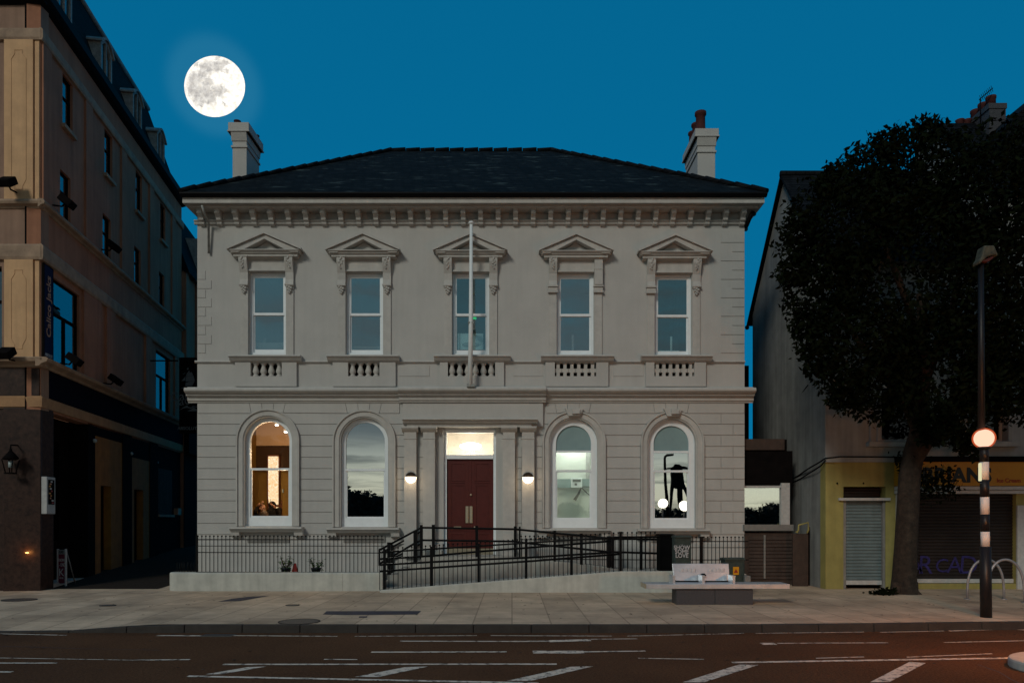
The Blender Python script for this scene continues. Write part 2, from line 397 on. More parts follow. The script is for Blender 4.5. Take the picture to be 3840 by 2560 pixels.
def asphalt(name):
    m = bpy.data.materials.new(name); m.use_nodes = True; nt = m.node_tree; b = nt.nodes['Principled BSDF']
    b.inputs['Roughness'].default_value = 0.85; b.inputs['Specular IOR Level'].default_value = 0.1
    tc = nd(nt, 'ShaderNodeTexCoord')
    n = nd(nt, 'ShaderNodeTexNoise'); n.inputs['Scale'].default_value = 32; n.inputs['Detail'].default_value = 6; n.inputs['Roughness'].default_value = 0.8; lk(nt, tc.outputs['Object'], n.inputs['Vector'])
    cr = nd(nt, 'ShaderNodeValToRGB'); e = cr.color_ramp.elements
    e[0].position = 0.32; e[0].color = (0.038, 0.0165, 0.0070, 1); e[1].position = 0.72; e[1].color = (0.170, 0.080, 0.040, 1)
    lk(nt, n.outputs['Fac'], cr.inputs[0])
    n2 = nd(nt, 'ShaderNodeTexNoise'); n2.inputs['Scale'].default_value = 0.5; n2.inputs['Detail'].default_value = 6; lk(nt, tc.outputs['Object'], n2.inputs['Vector'])
    mr = nd(nt, 'ShaderNodeMapRange'); mr.inputs[1].default_value = 0.3; mr.inputs[2].default_value = 0.7; mr.inputs[3].default_value = 0.75; mr.inputs[4].default_value = 1.2; lk(nt, n2.outputs['Fac'], mr.inputs[0])
    mx = nd(nt, 'ShaderNodeMix', data_type='RGBA', blend_type='MULTIPLY'); mx.inputs[0].default_value = 1
    lk(nt, cr.outputs[0], mx.inputs[6]); lk(nt, mr.outputs[0], mx.inputs[7]); lk(nt, mx.outputs[2], b.inputs['Base Color'])
    bp = nd(nt, 'ShaderNodeBump'); bp.inputs['Strength'].default_value = 0.7; bp.inputs['Distance'].default_value = 0.02
    lk(nt, n.outputs['Fac'], bp.inputs['Height']); lk(nt, bp.outputs['Normal'], b.inputs['Normal'])
    MATS[name] = m
asphalt('asphalt')
def worn_paint(name):
    m = bpy.data.materials.new(name); m.use_nodes = True; nt = m.node_tree; b = nt.nodes['Principled BSDF']
    b.inputs['Roughness'].default_value = 0.7
    tc = nd(nt, 'ShaderNodeTexCoord'); n = nd(nt, 'ShaderNodeTexNoise'); n.inputs['Scale'].default_value = 9; n.inputs['Detail'].default_value = 8; n.inputs['Roughness'].default_value = 0.75
    lk(nt, tc.outputs['Object'], n.inputs['Vector'])
    cr = nd(nt, 'ShaderNodeValToRGB'); e = cr.color_ramp.elements
    e[0].position = 0.40; e[0].color = (0.06, 0.05, 0.045, 1); e[1].position = 0.50; e[1].color = (0.66, 0.56, 0.46, 1)
    lk(nt, n.outputs['Fac'], cr.inputs[0]); lk(nt, cr.outputs[0], b.inputs['Base Color']); MATS[name] = m
worn_paint('worn_paint')
glass('glass_upper', 0.5, (0.95, 1.0, 1.0), 0.03, (0.95, 1, 1), 0.15)
glass('glass_upper_clear', 0.32, (0.9, 1.0, 1.0), 0.02, (0.9, 1, 1), 0.1)
glass('glass_lower', 0.62, (1, 1, 0.97), 0.004, (0.8, 0.85, 0.8), 0.03)
glass('glass_dark', 0.06, (1, .9, .85), 0.02, (0.3, 0.3, 0.3))
glass('glass_lit', 0.10, (1, 1, 1), 0.004, (1, 1, 1))
glass('glass_mint', 0.13, (0.95, 1, 0.95), 0.004, (0.95, 1, 0.95), 0.1)
glass('glass_pub', 0.32, (0.9, 0.97, 1.0), 0.01, (0.3, 0.35, 0.38), 0.1)
# ================================================================ the painted stucco building
YF = 18.8; S = YF / F
def fx(px): return (px - CX) * S
def fz(py): return CZ + (HY - py) * S
house = thing('town_building', (fx(1766), YF, 0.12), 'pale stucco two storey building with slate hip roof, five pedimented windows and red double door', 'building')
UPC = [1003, 1367.5, 1765.5, 2158, 2525]; UPDY = [0, 2, 3, 4, 7]
LOC = [1007, 1367, 2152, 2520]; LODY = [-3, 0, 4, 5]
BAL = [(943,1060,885,1115,868,1135), (1307,1425,1250,1485,1232,1500), (1680,1857,1650,1890,1630,1915), (2080,2235,2045,2280,2028,2300), (2452,2602,2420,2645,2400,2665)]
up_loops = [[(fx(c-69), fz(1332+d)), (fx(c+69), fz(1332+d)), (fx(c+69), fz(1021+d)), (fx(c-69), fz(1021+d))] for c, d in zip(UPC, UPDY)]
lo_loops = [arch_loop(fx(c), 88*S, fz(1655+d), fz(1974+d)) for c, d in zip(LOC, LODY)]
door_loop = [(fx(1664), fz(2079)), (fx(1860), fz(2079)), (fx(1860), fz(1606)), (fx(1664), fz(1606))]
bal_loops = [[(fx(b[0]), fz(1412)), (fx(b[1]), fz(1412)), (fx(b[1]), fz(1359)), (fx(b[0]), fz(1359))] for b in BAL]
XL, XR = fx(740), fx(2792)
mb = MB()
outer = [(XL, 0.0), (XR, 0.0), (XR, fz(742)), (XL, fz(742))]
wall_holes(mb, outer, up_loops + lo_loops + [door_loop] + bal_loops, YF, YF + 0.26)
mb.box(XL, XL+0.3, YF+0.262, 29.4, 0.0, fz(742)); mb.box(XR-0.3, XR, YF+0.262, 29.4, 0.0, fz(742))
mb.box(XL+.3, XR-.3, 29.1, 29.4, 0.0, fz(742))
mb.build('wall', 'stucco', house)
# ashlar courses on the ground floor, long and short quoins above
mb = MB()
def slab(q, d=0.022):
    mb.prism([(fx(x), fz(y)) for x, y in q], YF, YF - d)
YS = [1512, 1550, 1590, 1631, 1673, 1714, 1756, 1796, 1836, 1877, 1919, 1961, 2003]
g = 1.2
SL = {}
def edge(c, y, d, side):
    zs = 1655 + d
    dx = 119 if y >= zs else math.sqrt(max(0, 119**2 - (zs-y)**2))
    return c + side*max(dx, 0)
SEG = [('w', 741, 1007, -3, None), ('m', 1007, 1367, -3, 0), ('e', 1367, 1517, 0, None), ('f', 1566, 1587), ('f', 1934, 1956), ('W', 2005, 2152, 4, None), ('m', 2152, 2520, 4, 5), ('e', 2520, 2791, 5, None)]
for s in SEG:
    mb.build('ashlar_course', 'stucco', house) if mb.v else None; mb = MB()
    for i in range(1, len(YS)-1):
        y0, y1 = YS[i]+g, YS[i+1]-g
        if s[0] == 'f':
            if y0 > 1650: slab([(s[1], y0), (s[2], y0), (s[2], y1), (s[1], y1)])
            continue
        if s[0] in 'wW':
            a0 = a1 = s[1]; b0 = edge(s[2], y0, s[3], -1); b1 = edge(s[2], y1, s[3], -1)
        elif s[0] == 'm':
            a0 = edge(s[1], y0, s[3], 1); a1 = edge(s[1], y1, s[3], 1); b0 = edge(s[2], y0, s[4], -1); b1 = edge(s[2], y1, s[4], -1)
        else:
            a0 = edge(s[1], y0, s[3], 1); a1 = edge(s[1], y1, s[3], 1); b0 = b1 = s[2]
        if s[0] == 'e' and s[1] == 2520:      # quoin split at the right corner
            q = 2703 if i % 2 else 2748
            slab([(a0, y0), (q-g, y0), (q-g, y1), (a1, y1)]); a0 = a1 = q+g
        slab([(a0, y0), (b0, y0), (b1, y1), (a1, y1)])
mb.build('ashlar_course', 'stucco', house); mb = MB()
y0, y1 = YS[0], YS[1]-g
for grp in ([(1007,-3),(1367,0)], [(2152,4),(2520,5)]):
    xs = []
    for c, d in grp:
        xs += [(c-71,c-64,c,d), (c-25,c-23,c,d), (c+21,c+18,c,d), (c+64,c+56,c,d)]
    lo = 741 if grp[0][0] == 1007 else 2048; hi = 1499 if grp[0][0] == 1007 else 2791
    pts = [(lo, lo, None, 0)] + xs + [(hi, hi, None, 0)]
    for a, b in zip(pts[:-1], pts[1:]):
        def bot(p):
            c, d = (p[2], p[3]) if p[2] else (None, 0)
            if c is None: return y1
            return min(y1, (1655+d) - math.sqrt(max(0, 119.5**2 - (p[1]-c)**2)))
        x0t, x0b, x1t, x1b = a[0]+g*0.7, a[1]+g*0.7, b[0]-g*0.7, b[1]-g*0.7
        slab([(x0t, y0), (x1t, y0), (x1b, bot(b)), (x0b, bot(a))])
    mb.build('voussoir_course', 'stucco', house); mb = MB()
for i in range(14):
    y0 = 876 + i*34.5; 
    if y0 + 34 > 1350: break
    w = 88 if i % 2 == 0 else 46
    slab([(2791-w, y0+g), (2791, y0+g), (2791, y0+34.5-g), (2791-w, y0+34.5-g)], 0.014); mb.build('quoin', 'stucco', house); mb = MB()
    if i > 3:
        w = 30 if i % 2 == 0 else 52
        slab([(741, y0+g), (741+w, y0+g), (741+w, y0+34.5-g), (741, y0+34.5-g)], 0.012); mb.build('quoin', 'stucco', house); mb = MB()
for a, b in ((1497, 1610), (1925, 2035), (2300, 2412)):
    slab([(a, 1370), (b, 1370), (b, 1410), (a, 1410)], 0.012); mb.build('wall_panel', 'stucco', house); mb = MB()
# string courses
def course(prof, px0, px1, name, m='stucco_trim', extra=0.0, Yb=YF):
    q = MB(); q.prism([(Yb - d - extra, fz(y)) for d, y in prof], fx(px0), fx(px1), 'x'); return q.build(name, m, house)
big = [(0,1451), (.08,1453), (.10,1457), (.27,1460), (.295,1466), (.29,1472), (.25,1477), (.20,1480), (.17,1482), (.17,1487), (.09,1490), (.085,1503), (.05,1507), (.04,1511), (0,1511)]
course(big, 708, 2822, 'string_course')
q = MB(); q.prism([(YF - d - .10, fz(y)) for d, y in big], fx(1500), fx(2046), 'x'); q.build('string_course', 'stucco_trim', house)
course([(0,1352), (.05,1353), (.06,1358), (.035,1361), (0,1362)], 733, 2792, 'sill_band')
course([(0,827), (.07,828), (.08,832), (.04,835), (.06,839), (.05,843), (0,844)], 731, 2800, 'frieze_moulding')
# projecting frieze over the porch
q = MB(); q.prism([(YF, fz(1512)), (YF-.10, fz(1512)), (YF-.10, fz(1600)), (YF, fz(1600))], fx(1512), fx(2036), 'x'); q.build('porch_frieze', 'stucco', house)
# pedestal panels with balusters
for k, b in enumerate(BAL):
    q = MB(); wall_holes(q, [(fx(b[2]), fz(1450)), (fx(b[3]), fz(1450)), (fx(b[3]), fz(1357)), (fx(b[2]), fz(1357))], [bal_loops[k]], YF-.075, YF)
    p = q.build('balustrade', 'stucco', house)
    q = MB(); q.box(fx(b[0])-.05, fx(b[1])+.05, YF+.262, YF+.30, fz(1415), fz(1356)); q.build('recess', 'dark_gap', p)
    q = MB(); d = UPDY[k]
    q.prism([(YF, fz(1336)), (YF-.22, fz(1337)), (YF-.23, fz(1342)), (YF-.18, fz(1346)), (YF-.16, fz(1350)), (YF-.12, fz(1356)), (YF, fz(1358))], fx(b[4]), fx(b[5]), 'x'); q.build('sill', 'stucco_trim', p)
    n = [4, 4, 6, 6, 6][k]; sp = (b[1]-b[0]) / n
    for i in range(n):
        cx = b[0] + sp*(i+.5); h = (fz(1359) - fz(1412)); z0 = fz(1412); r = sp*S*0.5
        q = MB()
        if k < 3:
            q.lathe((fx(cx), YF+.04, z0), [(r*.78, 0), (r*.78, h*.1), (r*.5, h*.14), (r*.55, h*.2), (r*.84, h*.34), (r*.8, h*.45), (r*.52, h*.68), (r*.45, h*.8), (r*.62, h*.86), (r*.8, h*.9), (r*.8, h)], 12)
        else:
            w = r*.48
            q.box(fx(cx)-w, fx(cx)+w, YF-.02, YF+.1, z0, z0+h*.3); q.box(fx(cx)-w*2.2, fx(cx)+w*2.2, YF-.015, YF+.1, z0+h*.3, z0+h*.56)
            q.box(fx(cx)-w*.95, fx(cx)+w*.95, YF-.02, YF+.1, z0+h*.56, z0+h*.86); q.lathe((fx(cx), YF+.04, z0+h*.86), [(w*.9, 0), (w*1.5, h*.06), (w*1.7, h*.14)], 10)
        q.build('baluster', 'stucco_trim', p)
# ---------------------------------------------------------------- windows
def rect(c, hw, y0, y1): return [(fx(c-hw), fz(y1)), (fx(c+hw), fz(y1)), (fx(c+hw), fz(y0)), (fx(c-hw), fz(y0))]
def up_window(k):
    c, d = UPC[k], UPDY[k]
    q = MB(); ring_xz(q, rect(c, 69.5, 1020+d, 1333+d), rect(c, 59, 1030+d, 1318+d), YF+.10, YF+.20)
    w = q.build('window', 'white_paint', house)
    q = MB(); ring_xz(q, rect(c, 59, 1030+d, 1177+d), rect(c, 54, 1036+d, 1168+d), YF+.115, YF+.145); q.build('sash', 'white_paint', w)
    q = MB(); ring_xz(q, rect(c, 59, 1172+d, 1318+d), rect(c, 54, 1178+d, 1305+d), YF+.150, YF+.185); q.build('sash', 'white_paint', w)
    q = MB(); q.box(fx(c-55), fx(c+55), YF+.126, YF+.130, fz(1169+d), fz(1035+d)); q.box(fx(c-55), fx(c+55), YF+.165, YF+.169, fz(1306+d), fz(1177+d)); q.build('pane', 'glass_upper_clear' if k in (2, 4) else 'glass_upper', w)
    # plaster surround, head panel
    q = MB()
    for s in (-1, 1): q.box(fx(c+s*71), fx(c+s*99), YF-.035, YF, fz(1335+d), fz(966+d))
    q.box(fx(c-71), fx(c+71), YF-.028, YF, fz(1019+d), fz(968+d)); q.box(fx(c-72), fx(c+72), YF-.06, YF-.028, fz(1018+d), fz(1012+d)); q.box(fx(c-72), fx(c+72), YF-.06, YF-.028, fz(975+d), fz(968+d))
    q.build('window_surround', 'stucco_trim', house)
    # pediment
    q = MB()
    def P(dx, y): return (fx(c+dx), fz(y+d))
    q.prism([P(-138,943), P(0,883), P(138,943), P(138,950), P(0,891), P(-138,950)], YF, YF-.30)
    q.prism([P(-132,949), P(0,892), P(132,949), P(124,957), P(96,957), P(0,908), P(-96,957), P(-124,957)], YF, YF-.24)
    q.prism([P(-70,957), P(0,908), P(70,957)], YF, YF-.05)
    q.prism([(YF, fz(946+d)), (YF-.27, fz(948+d)), (YF-.27, fz(951+d)), (YF-.21, fz(956+d)), (YF-.21, fz(959+d)), (YF, fz(959+d))], fx(c-129), fx(c+129), 'x')
    q.prism([(YF, fz(958.5+d)), (YF-.17, fz(958.5+d)), (YF-.17, fz(969+d)), (YF-.05, fz(973+d)), (YF, fz(973+d))], fx(c-119), fx(c+119), 'x')
    pd = q.build('pediment', 'stucco_trim', house)
    for s in (-1, 1):
        x0, x1 = fx(c+s*85-15), fx(c+s*85+15); xm = (x0+x1)/2
        plain = (k == 3) or (k == 4 and s < 0)
        q = MB()
        q.box(x0-.03, x1+.03, YF-.19, YF-.03, fz(970+d), fz(966+d))
        if not plain or s < 0:
            q.prism([(YF-.03, fz(970+d)), (YF-.17, fz(970+d)), (YF-.175, fz(985+d)), (YF-.13, fz(1005+d)), (YF-.075, fz(1025+d)), (YF-.06, fz(1050+d)), (YF-.085, fz(1064+d)), (YF-.10, fz(1068+d)), (YF-.09, fz(1075+d)), (YF-.03, fz(1078+d))], x0, x1, 'x')
            for t in range(9):
                yy = 975 + t*4.2
                q.sphere((xm + rnd.uniform(-.06, .06)*(1-t*.07), YF-.175+t*.006, fz(yy+d)), .034-.0015*t, 7, 5)
        else:
            q.box(x0, x1, YF-.13, YF-.03, fz(1068+d), fz(970+d)); q.box(x0-.008, x1+.008, YF-.14, YF-.03, fz(1012+d), fz(1006+d))
        if not plain:
            for t in range(8):
                q.sphere((xm + (t % 3 - 1)*.055*(1-t*.09), YF-.07, fz(1076+t*3.4+d)), .040-.002*t, 7, 5)
            q.box(x0-.01, x1+.01, YF-.11, YF-.03, fz(1073+d), fz(1068+d))
        else:
            q.box(x0-.025, x1+.025, YF-.115, YF-.03, fz(1075+d), fz(1069+d)); q.box(x0-.01, x1+.01, YF-.085, YF-.03, fz(1088+d), fz(1076+d)); q.box(x0-.025, x1+.025, YF-.10, YF-.03, fz(1096+d), fz(1089+d))
        q.build('console', 'stucco_trim', pd)
    return w
UPW = [up_window(k) for k in range(5)]
def lo_window(k):
    c, d = LOC[k], LODY[k]; zs = 1655+d; thick = k >= 2
    q = MB()
    # moulded arch surround standing proud of the wall, open at the bottom
    n = 24
    def arc(r): return [(fx(c+r), fz(1975+d))] + [(fx(c) + r*S*math.cos(math.pi*i/n), fz(zs) + r*S*math.sin(math.pi*i/n)) for i in range(n+1)] + [(fx(c-r), fz(1975+d))]
    for ra, rb, pr in ((89, 94, .03), (94, 113, .06), (112.5, 118, .10)):
        a, b = arc(ra), arc(rb)
        for i in range(len(a)-1):
            p = [a[i], b[i], b[i+1], a[i+1]]
            q.prism(p, YF, YF-pr)
    q.build('arch_surround', 'stucco_trim', house)
    if thick:
        q = MB(); q.prism([(fx(c-34), fz(1530+d)), (fx(c+34), fz(1530+d)), (fx(c+22), fz(1557+d)), (fx(c-22), fz(1557+d))], YF, YF-.14)
        q.box(fx(c-8), fx(c+20), YF-.2, YF-.1, fz(1550+d), fz(1532+d)); q.build('keystone', 'stucco_trim', house)
    q = MB(); iw = 66 if thick else 74
    ring_xz(q, arch_loop(fx(c), 88*S, fz(zs), fz(1974+d)), arch_loop(fx(c), iw*S, fz(zs+(88-iw)*.0), fz(1941+d)), YF+.10, YF+.20)
    w = q.build('window', 'white_paint', house)
    mr = 1760+d
    q = MB(); q.box(fx(c-iw), fx(c+iw), YF+.10, YF+.18, fz(mr+4), fz(mr-4)); 
    for s in (-1, 1): q.box(fx(c+s*(iw+1)), fx(c+s*(iw-5)), YF+.125, YF+.175, fz(1942+d), fz(mr+4))
    q.box(fx(c-iw), fx(c+iw), YF+.126, YF+.174, fz(1942+d), fz(1936+d)); q.build('sash', 'white_paint', w)
    q = MB(); lp = arch_loop(fx(c), (iw+2)*S, fz(zs), fz(1943+d)); q.add([(x, YF+.15, z) for x, z in lp], [list(range(len(lp)))])
    q.build('pane', ['glass_lit', 'glass_lower', 'glass_mint', 'glass_lower'][k], w)
    q = MB(); q.prism([(YF, fz(1977+d)), (YF-.25, fz(1978+d)), (YF-.26, fz(1984+d)), (YF-.2, fz(1990+d)), (YF-.16, fz(1996+d)), (YF, fz(1998+d))], fx(c-134), fx(c+134), 'x')
    for s in (-1, 1):
        q.prism([(YF, fz(1997+d)), (YF-.17, fz(1997+d)), (YF-.15, fz(2010+d)), (YF-.06, fz(2016+d)), (YF, fz(2016+d))], fx(c+s*118-16), fx(c+s*118+16), 'x')
    q.build('sill', 'stucco_trim', w)
    return w
LOW = [lo_window(k) for k in range(4)]
# flat grey panels whose colour stands in for shadowed recesses under the sills
for k in range(4):
    c = LOC[k]; q = MB(); q.box(fx(c-78), fx(c+78), YF-.03, YF+.02, fz(2032), fz(2008)); q.build('painted_recess_shade', 'block_grey', house)
# plinth offset
q = MB(); q.prism([(YF, fz(2036)), (YF-.05, fz(2038)), (YF-.05, -0.05), (YF, -0.05)], XL-.02, fx(1660), 'x'); q.prism([(YF, fz(2036)), (YF-.05, fz(2038)), (YF-.05, -0.05), (YF, -0.05)], fx(1864), XR+.02, 'x'); q.build('plinth', 'stucco', house)
# ---------------------------------------------------------------- porch: pilasters, entablature, door, fanlight
for a, b in ((1519,1564), (1589,1633), (1886,1931), (1957,2003)):
    q = MB(); q.box(fx(a), fx(b), YF-.16, YF, fz(2085), fz(1622.2)); q.box(fx(a)-.01, fx(b)+.01, YF-.175, YF, fz(1648), fz(1644))
    q.prism([(YF, fz(1622)), (YF-.16, fz(1622)), (YF-.22, fz(1616)), (YF-.27, fz(1609)), (YF-.27, fz(1602)), (YF, fz(1602))], fx(a-8), fx(b+8), 'x')
    q.box(fx(a)-.02, fx(b)+.02, YF-.2, YF, fz(2085), fz(2055)); q.build('pilaster', 'stucco_trim', house)
q = MB(); q.box(fx(1530), fx(1992), YF-.20, YF, fz(1604), fz(1594))
q.prism([(YF, fz(1573)), (YF-.36, fz(1574)), (YF-.37, fz(1579)), (YF-.30, fz(1583)), (YF-.28, fz(1589)), (YF-.20, fz(1594)), (YF, fz(1594))], fx(1516), fx(2014), 'x'); q.build('entablature', 'stucco_trim', house)
q = MB(); ring_xz(q, rect(1762, 98, 1607, 2079), rect(1762, 88, 1620, 2079), YF+.08, YF+.22); q.box(fx(1673), fx(1851), YF+.08, YF+.2, fz(1719), fz(1704)); dfm = q.build('door_frame', 'white_paint', house)
q = MB(); q.box(fx(1676), fx(1848), YF+.13, YF+.135, fz(1706), fz(1618)); q.build('fanlight', 'glass_lit', house)
q = MB()
q.box(fx(1674), fx(1760.6), YF+.15, YF+.20, fz(2078), fz(1719)); q.box(fx(1761.4), fx(1850), YF+.15, YF+.20, fz(2078), fz(1719)); q.box(fx(1757), fx(1767), YF+.132, YF+.15, fz(2074), fz(1720))
for x0, x1 in ((1674, 1757), (1767, 1850)):
    a, b = x0+13, x1-14
    for y0, y1 in ((1733, 1802), (1814, 1988), (1998, 2064)):
        q.box(fx(x0), fx(a), YF+.138, YF+.15, fz(y1+5), fz(y0-6)); q.box(fx(b), fx(x1), YF+.138, YF+.15, fz(y1+5), fz(y0-6))
        ring_xz(q, [(fx(a), fz(y1)), (fx(b), fz(y1)), (fx(b), fz(y0)), (fx(a), fz(y0))], [(fx(a+5), fz(y1-5)), (fx(b-5), fz(y1-5)), (fx(b-5), fz(y0+5)), (fx(a+5), fz(y0+5))], YF+.136, YF+.149)
    q.box(fx(x0), fx(x1), YF+.137, YF+.15, fz(1810), fz(1806))
door = q.build('door', 'door_red', house, bevel=.004)
for x0, x1 in ((1745, 1756), (1760, 1771)):
    q = MB(); q.box(fx(x0), fx(x1), YF+.10, YF+.131, fz(1960), fz(1897)); q.build('handle', 'brass', door, bevel=.004)
q = MB(); q.sphere((fx(1765), YF+.115, fz(1854)), .03, 12, 8); q.sphere((fx(1779), YF+.115, fz(1976)), .024, 12, 8); q.build('knob', 'brass', door)
q = MB(); q.box(fx(1700), fx(1728), YF+.125, YF+.14, fz(1976), fz(1973)); q.build('letter_slot', 'brass', door)
q = MB(); q.box(fx(1674), fx(1850), YF+.128, YF+.136, fz(2078), fz(2056)); q.build('kick_plate', 'brass', door)
# ---------------------------------------------------------------- eaves, roof, chimneys
Ye = 18.30
def ex(px): return (px - CX) * Ye / F
def ez(py): return CZ + (HY - py) * Ye / F
q = MB(); q.box(ex(684), ex(2867), Ye, 29.9, ez(761), ez(741)); q.prism([(YF, fz(769)), (Ye+.03, ez(762.2)), (Ye+.03, ez(763.5)), (YF, fz(772))], ex(690), ex(2861), 'x')
q.box(ex(700), ex(2850), Ye+.12, YF, ez(768), ez(761)); q.build('eaves_cornice', 'stucco_trim', house)
q = MB(); pr = [(Ye-.12, ez(728)), (Ye-.12, ez(733)), (Ye-.07, ez(741)), (Ye+.0, ez(741)), (Ye+.05, ez(728))]
q.prism(pr, ex(680), ex(2873), 'x'); q.build('gutter', 'gutter_black', house)
def bracket(px):
    x = (px - CX) * 18.5 / F; w = .058
    q = MB(); q.box(x-w-.012, x+w+.012, 18.50, YF, ez(771), ez(766))
    q.prism([(YF, ez(771)), (18.515, ez(771)), (18.515, ez(784)), (18.57, ez(787)), (18.63, ez(795)), (18.635, ez(803)), (18.69, ez(806)), (18.70, ez(815)), (18.74, ez(819)), (YF, ez(820))], x-w, x+w, 'x')
    q.box(x-w*.55, x+w*.55, 18.50, 18.515, ez(782), ez(774))
    return q.build('bracket', 'stucco_trim', house)
b0 = bracket(744)
for i in range(1, 32):
    copy_part(b0, house, (i*66.1*18.5/F, 0, 0))
zr = CZ + (HY-566)*24/F
A, B = Vector((ex(680), Ye-.1, ez(727))), Vector((ex(2873), Ye-.1, ez(727)))
A2, B2 = Vector((A.x, 29.9, A.z)), Vector((B.x, 29.9, B.z))
C_, D_ = Vector(((1467-CX)*24/F, 24, zr)), Vector(((2068-CX)*24/F, 24, zr))
q = MB(); q.add([A, B, B2, A2, C_, D_], [(0,1,5,4), (1,2,5), (2,3,4,5), (3,0,4), (0,3,2,1)]); roof = q.build('roof', 'slate', house)
q = MB()
for a, b, n in ((A, C_, 17), (B, D_, 17), (C_, D_, 11)):
    for i in range(n):
        p0 = a.lerp(b, (i+.02)/n); p1 = a.lerp(b, (i+.98)/n)
        q.tube([p0+Vector((0,0,.02)), p1+Vector((0,0,.045))], [.066, .071], 8)
q.build('ridge_tile', 'slate_dark', roof)
def chimney(px0, px1, Yc, dep, py_top, py_cap, cap_out, side_px, pots):
    x0, x1 = (px0-CX)*Yc/F, (px1-CX)*Yc/F
    zt = CZ + (HY-py_top)*Yc/F; zc = CZ + (HY-py_cap)*Yc/F
    q = MB(); q.box(x0, x1, Yc, Yc+dep, 9.7, zc-.12)
    q.box(x0-.03, x1+.03, Yc-.03, Yc+dep+.03, zc-.40, zc-.34)
    q.prism([(Yc-.02, zc-.22), (Yc-cap_out, zc), (Yc+dep+cap_out, zc), (Yc+dep+.02, zc-.22)], x0-.02, x1+.02, 'x')
    q.box(x0-cap_out, x1+cap_out, Yc-cap_out, Yc+dep+cap_out, zc, zt)
    q.box(x0-cap_out-.02, x1+cap_out+.02, Yc-cap_out-.02, Yc+dep+cap_out+.02, zc, zc+.035)
    ch = q.build('chimney', 'stucco', house, bevel=.01)
    for (fxr, fy, r, h, m) in pots:
        q = MB(); q.lathe((x0+(x1-x0)*fxr, Yc+dep*fy, zt), [(r, 0), (r*1.02, h*.12), (r*.82, h*.2), (r*.78, h*.8), (r*.98, h*.86), (r*.98, h), (r*.7, h), (r*.68, h*.9)], 14); q.build('pot', m, ch)
    return ch
chimney(872, 925, 20.2, 1.0, 465, 500, .09, 966, [(.25, .1, .10, .13, 'terracotta'), (.85, .9, .10, .15, 'terracotta')])
chimney(2616, 2682, 20.2, 1.35, 487, 518, .08, 2573, [(.25, .12, .16, .56, 'terracotta'), (.22, .40, .15, .44, 'terracotta'), (.22, .68, .15, .40, 'terracotta')])
# rainwater pipes
q = MB(); q.tube([W(757,770,18.35), W(765,795,18.4), W(778,826,18.6), W(782,835,18.68), W(783,950,18.74)], .03, 8); q.build('downpipe', 'lead', house)
q = MB(); q.tube([W(2828,803,18.75), W(2822,800,18.6), W(2815,808,18.6), W(2800,845,18.75), W(2797,850,18.9), W(2797,860,19.3)], .055, 8); q.build('downpipe', 'gutter_black', house)
# ---------------------------------------------------------------- rooms behind the glass
def room(x0, x1, y1, z0, z1, m, nm='room', ym=None):
    q = MB(); a = YF+.30
    q.quad((x0,a,z0), (x0,y1,z0), (x0,y1,z1), (x0,a,z1)); q.quad((x1,a,z0), (x1,a,z1), (x1,y1,z1), (x1,y1,z0))
    q.quad((x0,y1,z0), (x1,y1,z0), (x1,y1,z1), (x0,y1,z1)); q.quad((x0,a,z0), (x1,a,z0), (x1,y1,z0), (x0,y1,z0)); q.quad((x0,a,z1), (x0,y1,z1), (x1,y1,z1), (x1,a,z1))
    q.quad((x0,a,z0), (x0,a,z1), (x0-.2,a,z1), (x0-.2,a,z0))
    return q.build(nm, m, house)
zf1 = .87
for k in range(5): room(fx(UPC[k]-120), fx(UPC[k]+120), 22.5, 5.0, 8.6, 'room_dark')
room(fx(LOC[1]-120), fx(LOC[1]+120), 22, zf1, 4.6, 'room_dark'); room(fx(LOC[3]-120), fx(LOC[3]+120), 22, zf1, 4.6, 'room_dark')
# window contents, upper floor
def fbox(name, m, parent, px0, px1, py0, py1, Y, dep=.04):
    q = MB(); q.pbox(px0, px1, py0, py1, Y, Y+dep); return q.build(name, m, parent)
fbox('inner_ledge', 'stucco', UPW[0], 945, 1062, 1284, 1306, 19.05, .12)
fbox('inner_ledge', 'stucco', UPW[1], 1312, 1424, 1298, 1308, 19.05, .12)
p = thing('blue_bottle', W(990, 1284, 19.12), 'small pale blue carton standing on the ledge inside the leftmost upstairs window', 'carton')
q = MB(); q.pbox(986, 995, 1266, 1284, 19.09, 19.15); q.build('carton_body', 'lead', p, bevel=.004)
b = thing('display_board', W(1765, 1310, 19.02), 'white display board leaning inside the middle upstairs window behind the flagpole', 'board')
q = MB(); q.pbox(1716, 1812, 1250, 1310, 19.02, 19.05); q.build('panel', 'white_paint', b)
q = MB(); q.pbox(1774, 1781, 1250, 1310, 19.005, 19.018); q.pbox(1722, 1726, 1250, 1310, 19.005, 19.018); q.build('strap', 'stucco', b)
q = MB(); q.sphere(W(1765, 1291, 19.0), .22, 16, 8, 1, .05, .28); q.build('dish_print', 'letter_pale', b)
s = thing('exit_sign', W(1766, 1185, 20.2), 'green lit exit sign hanging inside the middle upstairs window', 'sign')
q = MB(); q.pbox(1750, 1786, 1178, 1187, 20.2, 20.23); q.pbox(1772, 1786, 1187, 1196, 20.2, 20.23); q.build('sign_panel', 'exit_green', s)
for c, y0, lab in ((2148, 1256, 'white upright rod lamp standing inside the upstairs window second from the right'), (2517, 1262, 'white upright rod lamp standing inside the rightmost upstairs window')):
    s = thing('rod_lamp', W(c, 1325, 19.02), lab, 'lamp', 'upright white lamps inside the upstairs windows')
    q = MB(); q.tube([W(c, 1325, 19.02), W(c, y0, 19.02)], .028, 8); q.build('rod', 'white_paint', s)
    q = MB(); q.pbox(c-46, c+30, 1314, 1326, 19.0, 19.06); q.build('base', 'white_paint', s)
